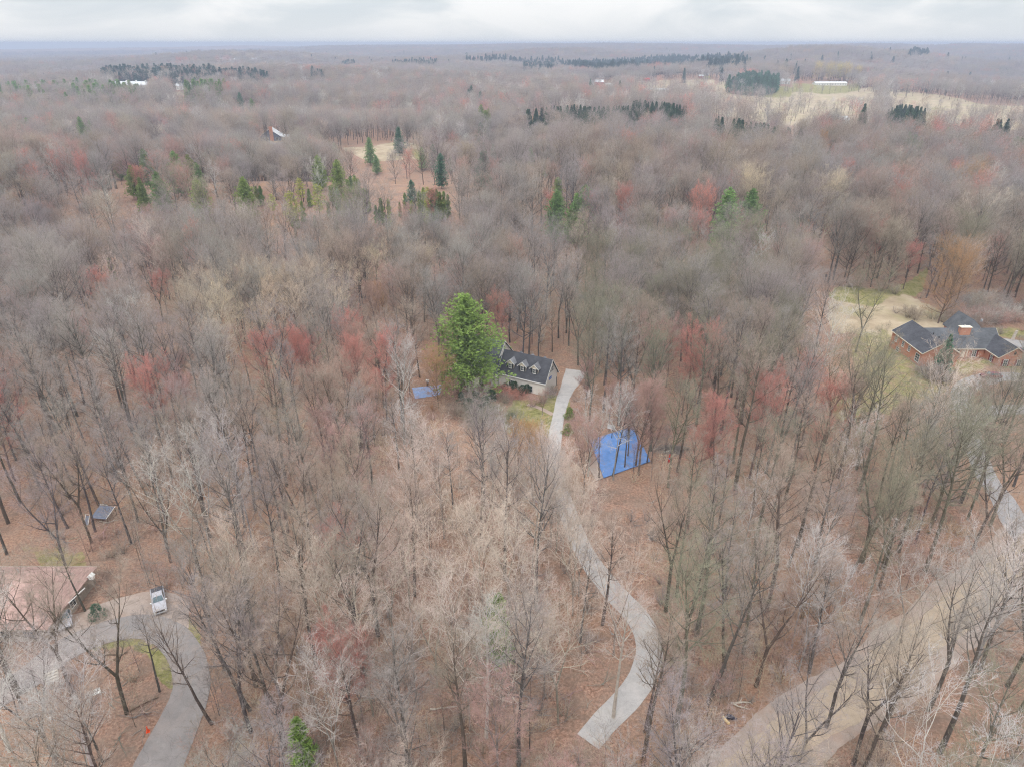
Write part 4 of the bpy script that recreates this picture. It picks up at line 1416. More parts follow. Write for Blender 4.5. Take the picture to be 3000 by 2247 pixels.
def jit(c, a=.1):
    m = 1 + rng.uniform(-a, a)
    return tuple(min(1, max(0, v * m * (1 + rng.uniform(-a, a) * .4))) for v in c)


def cell(x, y, s, k):
    """Smooth patch value 0..1."""
    return .5 + .25 * math.sin(x / s + 1.7 * k) * math.cos(y / s * 1.13 + k) + .25 * math.sin((x - .7 * y) / s * .61 + 2.3 * k)


HOUSES = [(-1, -22, 10, -2), ]
BH_RECT = (110, 146, 168, 203)
LH_RECT = (-105, -66, 72, 91)


def blocked(x, y):
    for line_, w in ROADS:
        if float(seg_dist(x, y, line_)) < w:
            return True
    if BH_RECT[0] - 3 < x < BH_RECT[1] + 3 and BH_RECT[2] - 2 < y < BH_RECT[3] + 1 or LH_RECT[0] < x < LH_RECT[1] + 3 and LH_RECT[2] < y < LH_RECT[3]:
        return True
    c_, s_ = math.cos(R(28.7)), math.sin(R(28.7))
    dx, dy = x - 8.3, y - 155.9
    lx, ly = dx * c_ - dy * s_, dx * s_ + dy * c_
    if -33 < lx < 2.5 and -4 < ly < 15:
        return True
    return False


CLEAR = [np.array(p) for p in FIELDS] + [np.array(GRASS[0]), np.array(GRASS[2]), np.array(GRASS[6]), np.array(GRASS[7]), np.array(GRASS[8])]
CLEARBOX = [(p[:, 0].min(), p[:, 0].max(), p[:, 1].min(), p[:, 1].max()) for p in CLEAR]
THIN = [GRASS[1], GRASS[3], GRASS[10]]
COURT = [(p.x, p.y) for p in (A_, B_, C_, D_)]
POOL = [(-27, 154), (-17, 154), (-17, 164), (-27, 164)]
GAP = smooth_line(poly_px([(-60, 835), (60, 812), (260, 778), (470, 748)]), 10)
GAP2 = smooth_line(poly_px([(760, 688), (980, 655), (1180, 620)]), 10)
# sightlines: image window, depth of what is seen there, chance that a nearer tree across it is left out
SIGHT = [(1425, 1000, 1650, 1165, 172, .985), (1265, 850, 1465, 1130, 172, 1.0), (1705, 1235, 1915, 1410, 140, .86), (1690, 1620, 1925, 2180, 102, .92), 
         (1595, 1100, 1680, 1290, 165, .85), (2600, 925, 2960, 1075, 200, .985), (2640, 1060, 2960, 1125, 182, .93), (2390, 835, 2760, 960, 235, .95), (420, 1690, 520, 1800, 110, 1.0), (140, 1760, 240, 1870, 110, .9),
         (240, 1840, 590, 2020, 105, .75), (360, 2010, 560, 2300, 95, .8), (0, 1640, 150, 1870, 115, .3), (240, 2010, 320, 2070, 95, .95), (410, 2110, 460, 2160, 90, 1.0), (2150, 1850, 2500, 2247, 90, .6), (2450, 1750, 3000, 2020, 108, .4), (2790, 1130, 2960, 1500, 160, .15),
         (1210, 1110, 1300, 1180, 165, .93), (1000, 410, 1235, 480, 700, .9), (760, 385, 840, 425, 650, .93), (1480, 1140, 1640, 1300, 160, .55), (2100, 2080, 2160, 2130, 80, 1.0), (260, 1480, 350, 1530, 130, .9)]


CON_SIGHT = None


def con_sight():
    rows = []
    for p in PLAN:
        con = p['kind'] in ('white_pine', 'spruce', 'cedar', 'sparse_pine')
        if not con and (p['kind'] not in ('pale_tree', 'red_maple', 'domed_tree') or p['tone'] in ('rose', 'grey')):
            continue
        _, _, _, H, cw = TREES[p['kind']][p['i']]
        H, cw = H * p['s'], cw * p['s']
        px, py, zc = project(p['x'], p['y'], p['z'] + H)
        _, yb, _ = project(p['x'], p['y'], p['z'] + H * (.45 if p['kind'] in ('white_pine', 'spruce') else (.34 if con else .6)))
        hw = cw * .36 * FPX / zc
        rows.append((px - hw, py - 1, px + hw, yb, zc - 2, 1.0 if con else .9 if p['tone'] == 'tan' else .7))
    return np.array(rows)


def hides_evergreen(px, hw, y0, y1, zc):
    C = CON_SIGHT
    k = ((C[:, 4] > zc) & (zc > C[:, 4] * .45) & (px + hw * .7 > C[:, 0]) & (px - hw * .7 < C[:, 2]) & (y0 < C[:, 3]) & (y1 > C[:, 1]))
    return float(C[k, 5].max()) if k.any() else 0.0


def in_the_way(x, y, z, H, cw):
    px, py, zc = project(x, y, z + H * .72)
    if zc < 10:
        return True
    hw = cw / 2 * FPX / zc
    _, y0, _ = project(x, y, z + H)
    _, y1, _ = project(x, y, z + H * .42)
    tx, ty, _ = project(x, y, z)
    if H > 12 and rng.random() < .82 * hides_evergreen(px, hw, y0, y1, zc):
        return True
    for a, b, c_, d_, dep, pr in SIGHT:
        if zc < dep - 2:
            over = px + hw * .75 > a and px - hw * .75 < c_ and y1 > b and y0 < d_
            trunk = a < tx < c_ and ty > b and y1 < d_ and pr > .94
            if (over or trunk) and rng.random() < pr:
                return True
    return False


taken = []
grid_taken = {}


def claim(x, y):
    grid_taken.setdefault((int(x // 8), int(y // 8)), []).append((x, y))


def near_taken(x, y, d):
    i, j = int(x // 8), int(y // 8)
    return any((x - a) ** 2 + (y - b) ** 2 < d * d for u in (-1, 0, 1) for v in (-1, 0, 1) for a, b in grid_taken.get((i + u, j + v), ()))


PLAN = []           # every single tree: dict(kind, i, x, y, z, s, rot, tint name, tint, bark)


def patchy(x, y, c):
    """Lit and dark stretches of canopy, painted into the tint stand by stand."""
    m = .86 + .3 * (.5 * cell(x, y, 37, 11) + .5 * cell(x, y, 95, 13))  # smooth noise scales the tint to suggest lit and dim ridges
    return tuple(v * m for v in c)


def plan(kind, x, y, s=1.0, tone='grey', i=None, hero=True, tilt=(0, 0)):
    protos = TREES[kind]
    i = rng.randrange(len(protos)) if i is None else i
    z = float(hgt(x, y))
    con = tone in PINE_T
    PLAN.append(dict(kind=kind, i=i, x=x, y=y, z=z, s=s, rot=rng.uniform(0, 6.28), tone=tone, hero=hero, tilt=tilt,
                     tint=jit(PINE_T[tone], .12) if con else patchy(x, y, jit(TINT[tone], .09)), bark=(.14, .11, .09) if con else jit(BARKC[tone], .12)))
    claim(x, y)
    return PLAN[-1]


def by_crown(kind, px, py, s=1.0, tone='grey', i=None, f=.74, **k):
    """A tree whose crown the photograph shows at px, py."""
    protos = TREES[kind]
    i = rng.randrange(len(protos)) if i is None else i
    x, y = G(px, py, protos[i][3] * s * f)
    for dx in (0, 2.5, -2.5, 4.5, -4.5, 6.5, -6.5):
        if not blocked(x + dx, y):
            x += dx
            break
    return plan(kind, x, y, s, tone, i, **k)


def by_base(kind, px, py, s=1.0, tone='grey', i=None, **k):
    return plan(kind, *G(px, py), s, tone, i, **k)


# the big green pine and the evergreens one can pick out
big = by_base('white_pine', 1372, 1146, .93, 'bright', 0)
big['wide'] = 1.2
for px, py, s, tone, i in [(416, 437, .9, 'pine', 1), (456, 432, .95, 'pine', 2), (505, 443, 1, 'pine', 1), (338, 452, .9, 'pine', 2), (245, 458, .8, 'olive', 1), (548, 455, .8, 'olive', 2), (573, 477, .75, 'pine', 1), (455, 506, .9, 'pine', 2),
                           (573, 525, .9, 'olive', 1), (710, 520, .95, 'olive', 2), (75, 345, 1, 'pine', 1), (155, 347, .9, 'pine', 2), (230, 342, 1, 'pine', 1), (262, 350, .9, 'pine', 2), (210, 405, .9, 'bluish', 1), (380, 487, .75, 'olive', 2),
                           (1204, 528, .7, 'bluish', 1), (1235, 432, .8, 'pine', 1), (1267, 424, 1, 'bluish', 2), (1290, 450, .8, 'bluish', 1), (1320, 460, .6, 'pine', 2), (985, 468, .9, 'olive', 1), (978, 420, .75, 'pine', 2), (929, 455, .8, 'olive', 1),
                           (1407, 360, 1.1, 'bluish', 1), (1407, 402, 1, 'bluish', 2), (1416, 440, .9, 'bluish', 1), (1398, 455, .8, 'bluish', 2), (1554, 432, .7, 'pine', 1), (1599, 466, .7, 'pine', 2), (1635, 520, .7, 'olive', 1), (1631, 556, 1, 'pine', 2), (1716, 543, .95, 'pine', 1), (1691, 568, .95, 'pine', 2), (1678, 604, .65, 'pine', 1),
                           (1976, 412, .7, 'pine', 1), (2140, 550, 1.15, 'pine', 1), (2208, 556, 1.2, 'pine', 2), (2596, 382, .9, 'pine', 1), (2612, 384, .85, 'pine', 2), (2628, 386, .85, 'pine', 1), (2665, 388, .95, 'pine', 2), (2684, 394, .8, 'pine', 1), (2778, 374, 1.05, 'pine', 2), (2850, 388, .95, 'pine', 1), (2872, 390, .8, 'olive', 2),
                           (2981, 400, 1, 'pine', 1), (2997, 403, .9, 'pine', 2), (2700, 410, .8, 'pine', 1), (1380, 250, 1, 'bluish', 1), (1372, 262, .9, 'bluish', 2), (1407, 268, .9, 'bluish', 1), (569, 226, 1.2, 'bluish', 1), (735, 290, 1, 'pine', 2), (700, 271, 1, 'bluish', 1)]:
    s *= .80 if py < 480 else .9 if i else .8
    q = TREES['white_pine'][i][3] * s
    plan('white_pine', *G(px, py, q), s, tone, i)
by_base('white_pine', 1087, 486, .80, 'pine', 1)
by_base('white_pine', 1105, 512, .6, 'pine', 2)
by_base('white_pine', 1172, 458, .85, 'bluish', 1)
spruce_px = [(405, 522, .6, 'olive'), (1834, 363, .9, 'dark'), (1846, 372, .75, 'dark'), (1445, 424, .75, 'bluish'), (1474, 425, .6, 'dark'), (1610, 420, .8, 'dark'), (1865, 426, .55, 'dark'), (2113, 414, .7, 'dark'), (2128, 414, .7, 'dark'), (2441, 412, .8, 'dark'),
             (2533, 306, 1, 'dark'), (1816, 238, 1.1, 'dark'), (2927, 350, .95, 'dark'), (2936, 352, .9, 'dark'), (2956, 350, 1, 'dark'), (2902, 346, .7, 'bluish'), (2825, 350, .6, 'dark'), (1432, 320, .9, 'olive'), (1420, 326, .75, 'olive'), (1727, 232, 1, 'bluish')]
for a, b, pts in ((1551, 1640, [(1553, 322), (1570, 318), (1588, 317), (1602, 314), (1613, 311), (1622, 310)]), (0, 0, [(1640, 313), (1662, 311), (1684, 308), (1700, 309), (1712, 313), (1722, 316), (1733, 314), (1745, 316), (1757, 313), (1768, 315), (1782, 312), (1795, 314), (1806, 318), (1715, 325), (1738, 328), (1752, 330)]),
                  (0, 0, [(1815, 312), (1828, 312), (1840, 311), (1855, 298), (1867, 295), (1878, 293), (1890, 295), (1902, 300), (1914, 303), (1926, 299), (1938, 300), (1950, 300), (1962, 303), (1975, 304), (1990, 308), (2003, 309), (1870, 312), (1900, 312), (1985, 322)]),
                  (0, 0, [(2104, 343), (2118, 345), (2150, 350), (2163, 349), (2175, 353), (2198, 359), (2216, 361), (2227, 362), (2240, 361), (2252, 364), (2281, 370), (2312, 374), (2352, 376)]),
                  (0, 0, [(2606, 322), (2618, 316), (2628, 311), (2638, 308), (2646, 306), (2655, 309), (2664, 308), (2673, 310), (2683, 315), (2692, 313), (2702, 314), (2712, 318), (2632, 318), (2688, 322)])):
    spruce_px += [(x, y, .85 + .12 * math.sin(x), 'dark') for x, y in pts]
more = []
for px, py, s, tone in spruce_px[20:]:
    more += [(px + rng.uniform(-9, 9), py + rng.uniform(-1, 4), s * rng.uniform(.75, 1.05), tone)]
for px, py, s, tone in spruce_px + more:
    i = rng.randrange(2)
    px, s = px + rng.uniform(-3, 3), s * rng.uniform(1.0, 1.3)
    plan('spruce', *G(px, py, TREES['spruce'][i][3] * s), s, tone, i)
plan('spruce', *G(2755, 1090), .5, 'bluish', 0)
z71 = lambda x, y: (700 + x / 3.403, 350 + y / 3.403)
for x, y, s, tone, kind in [(595, 585, .85, 'yellow', 'sparse_pine'), (770, 650, .9, 'yellow', 'sparse_pine'), (315, 745, .7, 'yellow', 'sparse_pine'), (30, 590, 1, 'olive', 'sparse_pine'), (500, 720, 1, 'olive', 'sparse_pine'), (1720, 810, .55, 'yellow', 'sparse_pine'), (545, 945, .6, 'olive', 'sparse_pine'),
                            (1110, 575, 1.5, 'olive', 'cedar'), (1150, 568, 1.6, 'olive', 'cedar'), (1080, 610, 1.3, 'olive', 'cedar'), (1185, 600, 1.3, 'olive', 'cedar'), (165, 675, 1.3, 'olive', 'cedar'), (205, 672, 1.3, 'olive', 'cedar'), (905, 665, 1.1, 'olive', 'cedar'), (975, 690, 1.3, 'olive', 'cedar'), (940, 720, 1, 'olive', 'cedar'),
                            (1045, 735, 1.1, 'olive', 'cedar'), (1150, 850, .8, 'olive', 'cedar'), (1220, 810, 1.2, 'olive', 'cedar'), (1360, 860, .9, 'olive', 'cedar'), (1395, 885, .8, 'olive', 'cedar'), (1410, 790, 1.2, 'olive', 'cedar'), (1485, 800, 1, 'olive', 'cedar'), (1490, 905, .8, 'yellow', 'cedar'), (1600, 830, .7, 'olive', 'cedar'), (1650, 740, 1, 'olive', 'cedar'),
                            (1240, 690, 1.2, 'olive', 'cedar'), (1272, 700, 1.1, 'olive', 'cedar'), (1190, 735, .9, 'olive', 'cedar'), (1030, 800, 1.2, 'olive', 'cedar'), (750, 960, .8, 'olive', 'cedar'), (965, 955, .8, 'olive', 'cedar'), (1240, 930, .6, 'olive', 'cedar'), (520, 850, 1.1, 'olive', 'cedar'), (560, 880, 1, 'olive', 'cedar'), (620, 820, 1, 'olive', 'cedar'),
                            (1795, 720, 1.5, 'olive', 'cedar'), (1835, 690, 1.7, 'olive', 'cedar'), (1875, 685, 1.7, 'olive', 'cedar'), (1920, 700, 1.6, 'olive', 'cedar'), (1965, 705, 1.5, 'olive', 'cedar'), (2000, 730, 1.3, 'olive', 'cedar'), (2040, 725, 1.3, 'olive', 'cedar'), (2080, 755, 1.0, 'olive', 'cedar'), (690, 700, 1.2, 'olive', 'cedar'), (885, 830, 1.0, 'olive', 'cedar'), (1110, 840, .9, 'olive', 'cedar')]:
    s *= .85
    tone = rng.choice(('olive', 'yellow', 'pine')) if tone == 'olive' and rng.random() < .45 else tone
    px, py = z71(x, y)
    i = rng.randrange(2)
    plan(kind, *G(px, py, TREES[kind][i][3] * s), s, tone, i)
by_crown('cedar', 1460, 1832, 1.25, 'bright', 0, f=.6)
by_crown('cedar', 1438, 1800, .9, 'bright', 1, f=.6)
by_crown('cedar', 882, 2190, 1.2, 'bright', 1, f=.5)
by_crown('cedar', 322, 777, .9, 'olive', 0, f=.7)
by_crown('cedar', 935, 1000, .8, 'olive', 0, f=.7)
by_base('evergreen_shrub', 1662, 1270, 1.0, 'olive')
by_base('evergreen_shrub', 1668, 1225, 1.1, 'olive')
by_base('cedar', 1298, 1115, .55, 'pine', 1)
for px, py, s in [(1505, 1148, 1.1), (1530, 1155, 1), (1545, 1150, .9), (1480, 1150, 1), (1395, 1182, 1.3), (1420, 1195, 1.3), (1372, 1200, 1.2), (1440, 1175, 1.2), (1352, 1180, 1.1), (1408, 1215, 1.1), (1500, 1235, .9), (290, 1808, 1.0)]:
    by_base('evergreen_shrub', px, py, s, 'dark' if px != 290 else 'bluish')

# pale, tan, red and orange trees that stand out
for px, py, s in [(1183, 1575, .95), (1313, 1657, 1.05), (1495, 1575, 1), (1135, 1700, .9), (1510, 1690, 1), (1645, 1880, .95), (1818, 1681, .95), (1366, 1859, 1.05), (1688, 1609, .85), (1005, 1740, .95), (1515, 1915, 1), (1600, 1840, .8), (1289, 1356, 1), (1163, 1433, .95), (1619, 1388, 1), (1479, 1400, .95), (794, 1720, .95), (938, 1739, .95),
                  (673, 1666, .95), (1250, 1440, .9), (1400, 1480, .9), (1560, 1480, .95), (1080, 1560, .9), (1410, 1590, .95), (1265, 1770, .95), (1060, 1840, .9), (1200, 1840, .8), (1450, 1330, .8), (1640, 1370, .8), (1662, 1420, .85), (1675, 1475, .85), (1692, 1520, .85), (1635, 1450, .8), (1705, 1560, .8), (1700, 1460, .8), (1580, 1735, .85), (1430, 1730, .9)]:
    by_crown('pale_tree', px, py, s, 'pale')
for px, py, s, t in [(565, 1392, 1.1, 'white'), (520, 1440, 1, 'white'), (1185, 1300, .9, 'white'), (2904, 552, 1.15, 'white'), (2845, 651, 1.25, 'pale'), (1294, 380, 1.4, 'white'), (1340, 395, 1.2, 'white'), (1358, 420, 1, 'white'), (931, 510, .9, 'white'), (715, 655, 1.1, 'pale'), (960, 2060, .9, 'white'), (1440, 1310, .85, 'white'), (205, 2150, .9, 'white'), (60, 2190, .9, 'white'), (2380, 1650, .95, 'white'), (2700, 1660, .9, 'white'), (2540, 1740, .9, 'white'), (2490, 1310, .9, 'white'), (1810, 1230, .8, 'white'), (2200, 1480, .9, 'white'), (90, 2080, .9, 'white')]:
    by_crown('pale_tree', px, py, s, t)
for px, py, s in [(700, 949, 1.1), (764, 990, 1), (814, 859, 1.15), (880, 870, 1.1), (678, 868, 1), (746, 836, 1.1), (588, 868, 1), (940, 840, 1), (1000, 855, 1), (650, 915, .95), (1050, 800, 1), (1240, 790, 1.05), (860, 905, 1), (980, 905, .9), (620, 840, .9), (905, 800, 1), (1110, 780, 1), (560, 900, .8), (790, 905, 1)]:
    by_crown('pale_tree', px, py, s, 'tan')
for px, py, s, t in [(836, 1053, 1, 'red'), (877, 1035, 1.05, 'red'), (775, 1062, .95, 'red'), (910, 1060, .9, 'red'), (316, 854, .9, 'red'), (271, 841, .9, 'red'), (475, 850, .9, 'red'), (1312, 841, 1.1, 'rose'), (1350, 870, .9, 'rose'), (1158, 859, 1.1, 'rose'), (1126, 886, .75, 'orange'), (1027, 994, 1, 'red'), (1194, 1058, 1, 'rose'), (1059, 1085, 1, 'red'), (1040, 1040, .9, 'rose'),
                     (1886, 1225, 1.05, 'rose'), (1920, 1250, .95, 'rose'), (1850, 1215, .85, 'rose'), (1651, 1310, .9, 'rose'), (2380, 1157, 1, 'red'), (2420, 1229, .95, 'red'), (2108, 1275, .95, 'red'), (2013, 1094, .9, 'red'), (2452, 493, 1.5, 'red'), (2475, 530, 1.1, 'red'), (2633, 575, 1.1, 'red'), (2665, 580, 1, 'rose'), (2967, 511, 1.2, 'orange'), (2393, 642, 1.0, 'orange'),
                     (2411, 434, 1.2, 'orange'), (1732, 620, 1, 'red'), (1610, 611, 1, 'red'), (1262, 597, .8, 'red'), (176, 493, 1.1, 'red'), (258, 525, 1.2, 'red'), (23, 457, 1.2, 'red'), (68, 516, 1.2, 'red'), (452, 507, 1, 'red'), (1043, 1970, .95, 'rose'), (1010, 1955, .9, 'red'), (2059, 620, 1.3, 'red'), (2050, 690, 1.1, 'red'), (2050, 1330, .85, 'red'), (1590, 1170, .35, 'rose'),
                     (1100, 900, .9, 'rose'), (1005, 1100, .9, 'rose'), (1170, 1100, .95, 'rose'), (1085, 1180, .9, 'rose'), (1560, 1320, .8, 'orange'), (1605, 1330, .7, 'orange'), (1520, 1290, .6, 'orange'), (2240, 1180, .9, 'rose'), (2480, 1215, .9, 'rose'), (2180, 1110, .8, 'rose'), (1790, 1180, .8, 'rose'), (1720, 1120, .8, 'rose'), (2790, 590, 1, 'rose'), (2560, 520, 1.1, 'rose'), (2180, 470, 1.1, 'rose'),
                     (2080, 430, 1.1, 'rose'), (2700, 480, 1, 'rose'), (2870, 460, 1.1, 'rose'), (2930, 600, 1, 'rose'), (2300, 420, 1, 'rose'), (1560, 900, .9, 'rose'), (400, 700, .9, 'rose'), (150, 640, 1, 'rose'), (2780, 395, 1, 'red'), (300, 560, .9, 'rose'), (1350, 525, 1, 'rose'), (1440, 535, 1, 'rose')]:
    by_crown('red_maple', px, py, s, t, f=.68)
by_base('domed_tree', 2748, 948, .92, 'orange', 0)
by_base('domed_tree', 2480, 830, 1.0, 'brown', 0)
by_base('domed_tree', 2550, 842, 1.0, 'brown', 1)
by_base('domed_tree', 2600, 846, .9, 'brown', 1)
for px, py, s, t in [(2823, 561, 1.1, 'orange'), (2429, 611, 1, 'tan'), (2500, 700, 1.1, 'brown'), (2190, 600, 1, 'tan'), (2650, 470, 1.1, 'green'), (2330, 500, 1, 'grey'), (2540, 560, 1.1, 'grey'), (1280, 1110, .6, 'orange')]:
    by_crown('domed_tree', px, py, s, t, f=.7)
for px, s in ((2391, 1.0), (2427, .95), (2452, 1.05), (2475, .95), (2508, .9)):
    by_base('domed_tree', px, 240, s * 1.25, 'gold', rng.randrange(2))
# leaning or heavy trees close by
for px, py, s, i, t in [(372, 2090, 1.0, 3, 'brown'), (214, 2040, .95, 6, 'brown'), (468, 2025, .72, 9, 'grey'), (732, 2080, 1, 4, 'grey'), (750, 2010, .95, 1, 'brown'), (785, 2060, .9, 5, 'grey'), (830, 2080, .85, 3, 'grey'), (620, 2120, .85, 4, 'brown'), (2075, 2060, 1.15, 4, 'grey'), (2215, 2010, 1.1, 3, 'brown'), (2370, 1970, .9, 0, 'grey'),
                        (2420, 2130, 1, 3, 'grey'), (2500, 2240, 1, 6, 'grey'), (2580, 2170, .95, 3, 'brown'), (2720, 2080, 1.05, 6, 'grey'), (2870, 1960, 1.05, 2, 'brown'), (2330, 2260, .9, 3, 'grey'), (2950, 2010, 1, 3, 'brown'), (1797, 2100, .95, 0, 'pale'), (1885, 2240, .9, 5, 'brown'), (1425, 2160, 1, 0, 'white'), (1520, 2240, 1.05, 1, 'grey'), (1950, 1790, 1.05, 6, 'brown'),
                        (1765, 1830, .9, 0, 'brown'), (1700, 1880, .9, 9, 'grey'), (2720, 1560, 1.1, 2, 'green'), (2850, 1610, 1.05, 3, 'brown'), (2860, 1460, 1, 2, 'green'), (2700, 1340, 1.1, 4, 'brown'), (2900, 1540, 1.0, 6, 'green'), (1795, 1395, .8, 4, 'grey'), (1830, 1370, .7, 9, 'grey'), (1862, 1365, .85, 3, 'brown'), (1722, 1395, .8, 3, 'white'), (1755, 1400, .75, 9, 'grey'), (1895, 1355, .6, 9, 'brown')]:
    by_base('bare_tree', px, py, s, t, i)
for px, py, s, i, t in [(60, 2030, 1, 2, 'grey'), (30, 2200, .95, 2, 'white'), (175, 2245, .95, 3, 'grey'), (300, 2230, .8, 7, 'grey'), (290, 2290, .9, 6, 'white'), (250, 1790, .75, 9, 'grey')]:
    by_base('bare_tree', px, py, s, t, i)
# shrubs
for px, py, s, t in [(2660, 930, 1.3, 'brown'), (2680, 938, 1.1, 'brown'), (2620, 862, 1.2, 'brown'), (2520, 846, 1.2, 'brown'), (2490, 842, 1.0, 'brown'), (2580, 854, 1.2, 'brown'), (2460, 838, .9, 'brown'), (2730, 935, 1.1, 'green'), (2760, 945, 1, 'brown'), (2790, 940, 1, 'brown'), (2720, 1110, 1.25, 'mauve'), (2740, 1122, 1.2, 'mauve'), (2765, 1118, 1.1, 'mauve'), (2703, 1098, 1, 'mauve'),
                     (1470, 1160, .8, 'red'), (1495, 1168, .8, 'red'), (1520, 1172, .7, 'red'), (1560, 1190, .8, 'rose'), (1592, 1180, .7, 'mauve'), (1612, 1165, .6, 'mauve'), (1625, 1150, .6, 'brown'), (1480, 1180, .8, 'brown'), (1440, 1215, 1, 'green'), (1470, 1230, 1.1, 'green'), (1500, 1250, 1.1, 'green'), (1410, 1250, 1.1, 'green'), (1380, 1235, 1.1, 'green'), (1340, 1220, 1, 'brown'), (1510, 1300, 1.1, 'orange'), (1560, 1310, 1, 'orange'), (1700, 1430, 1, 'orange'), (1670, 1440, .9, 'orange')]:
    by_base('bare_shrub', px, py, s, t)
rs = random.Random(5)
for k in range(46):
    px, py = rs.uniform(2790, 3060), rs.uniform(880, 962)
    by_base('bare_shrub', px, py, rs.uniform(.9, 1.5), rs.choice(('mauve', 'brown', 'rose', 'grey', 'white')))

# the wood itself
CON_SIGHT = con_sight()
S = 6.5
WOOD = []
for gi_ in range(-80, 81):
    for gj in range(4, 101):
        s_ = S
        x = (gi_ + .5 * (gj % 2) + rng.uniform(-.42, .42)) * s_
        y = (gj + rng.uniform(-.42, .42)) * s_
        if y < 30 or abs(x) > .86 * y + 25:
            continue
        r = math.hypot(x, y)
        if r > 640 or rng.random() < (.05 if r < 190 else .16 if r < 330 else .36):
            continue
        if blocked(x, y) or near_taken(x, y, 3.0):
            continue
        if any(b[0] < x < b[1] and b[2] < y < b[3] and in_poly(x, y, p) for p, b in zip(CLEAR, CLEARBOX)):
            continue
        if in_poly(x, y, COURT) or in_poly(x, y, POOL):
            continue
        if any(in_poly(x, y, p) for p in THIN) and rng.random() < .72:
            continue
        if float(seg_dist(x, y, GAP)) < 9 or float(seg_dist(x, y, GAP2)) < 10:
            continue
        z = float(hgt(x, y))
        H = 22
        if in_the_way(x, y, z, H, 8):
            continue
        px, py, zc = project(x, y, z + 16)
        a, b = cell(x, y, 31, 1), cell(x, y, 47, 4)
        u = rng.random()
        kind, tone, s = 'bare_tree', rng.choice(('grey', 'grey', 'brown', 'mauve')), rng.uniform(.82, 1.1)
        red = .05 + .10 * (a > .72) + (.13 if px > 1900 and 380 < py < 720 else 0) + (.09 if px < 700 and 430 < py < 560 else 0)
        if zc < 110:
            red *= .0 if px > 1500 else .3
        if u < red:
            kind, tone, s = 'red_maple', rng.choice(('red', 'rose', 'rose')), rng.uniform(.8, 1.15)
        elif u < red + .03:
            kind, tone = 'pale_tree', rng.choice(('white', 'pale'))
        elif px > 1700 and py > 700 and rng.random() < .35:
            tone = 'green'
        elif b > .7 and rng.random() < .5:
            tone = 'brown'
        elif 1000 < px < 1900 and py > 1300 and rng.random() < .2:
            tone = 'rose'
        s *= 1 + .30 * (b - .5) + .2 * (cell(x, y, 23, 9) - .5)
        WOOD.append((x, y, z, kind, tone, s, zc, px, py))
        claim(x, y)

# ------------------------------------------------------------------ the nearest of the wood as single trees, the rest as one mass
LIMIT = {'bare_tree': 292, 'red_maple': 130, 'pale_tree': 130}
used = {k: sum(1 for p in PLAN if p['kind'] == k) for k in LIMIT}
rest = []
for x, y, z, kind, tone, s, zc, px, py in sorted(WOOD, key=lambda w: w[6]):
    if used[kind] < LIMIT[kind] and -20 < px < 3020 and py < 2260:
        used[kind] += 1
        plan(kind, x, y, s, tone, rng.choice((0, 1, 1, 3, 4, 5, 6, 7, 9, 9, 0)) if kind == 'bare_tree' and zc < 165 else rng.choice((2, 8, 8, 2, 6, 3, 7)) if kind == 'bare_tree' else None, hero=False)
    else:
        rest.append((x, y, z, kind, tone, s, zc))

# --- landmarks, for saying which tree is which
MARKS = [('the blue sports court', 1815, 1330), ('the dormer house', 1540, 1090), ('the big green pine', 1350, 1000), ('the lower driveway bend', 1895, 1900), ('the driveway end', 1725, 2170), ('the silver pickup truck', 465, 1745),
         ('the loop drive', 560, 1960), ('the wooded loop island', 330, 1990), ('the brown shingle roof', 90, 1740), ('the slate blue playset', 306, 1515), ('the brick house', 2780, 1010), ('the maroon car', 2905, 1098), ('the lower gravel road', 2350, 2160), ('the upper gravel road', 2880, 1740),
         ('the brick house driveway', 2880, 1340), ('the tan lawn field', 2560, 920), ('the upper driveway', 1630, 1230), ('the pool cover', 1250, 1150), ('the middle driveway', 1690, 1540), ('the middle green sapling', 1460, 1830), ('the bottom green sapling', 882, 2190),
         ('the golden tan grove', 790, 880), ('the red maple clump', 850, 1045), ('the big orange tree', 2780, 790), ('the twin green pines', 2175, 590), ('the hilltop pine trio', 1680, 570), ('the young yellow pines', 900, 560), ('the chimney house', 797, 410), ('the pale far meadow', 1140, 450), ('the dark spruce ridge', 1760, 320),
         ('the left pine group', 460, 460), ('the field spruce block', 2660, 330), ('the navy rubbish bag', 2137, 2104), ('the middle left edge', 40, 1250), ('the white barked pair', 540, 1415), ('the road sign free far right corner', 2960, 2150), ('the bottom centre slope', 1250, 2100), ('the cedar hedge', 1260, 570),
         ('the round pine clump', 2200, 240), ('the yellow willows', 2450, 225), ('the long white stable', 390, 250), ('the white dome barn', 2465, 362), ('the meadow pine', 1170, 420), ('the middle left wood', 420, 1150), ('the left hollow', 300, 790), ('the right hand wood', 2300, 1450), ('the wood behind the court', 1960, 1060), ('the hill behind the house', 1600, 780)]
MARKS = [m for m in MARKS if 'road sign' not in m[0]]
MARKS.append(('the bottom right corner', 2960, 2180))
MARKS.append(('the bottom left corner', 60, 2180))
WORD_TONE = {'grey': 'grey', 'brown': 'brown', 'mauve': 'mauve grey', 'tan': 'tan', 'green': 'olive tinged', 'red': 'red budded', 'rose': 'pink budded', 'orange': 'orange twigged', 'pale': 'pale barked', 'white': 'white barked', 'gold': 'golden',
             'bright': 'bright green', 'pine': 'green', 'bluish': 'blue green', 'dark': 'dark green', 'yellow': 'yellowish', 'olive': 'olive green'}
NOUN = {'bare_tree': 'bare tree', 'red_maple': 'maple', 'pale_tree': 'bare tree', 'domed_tree': 'bare tree', 'bare_shrub': 'leafless shrub', 'white_pine': 'pine', 'spruce': 'spruce', 'cedar': 'cedar', 'sparse_pine': 'young pine', 'evergreen_shrub': 'evergreen shrub'}
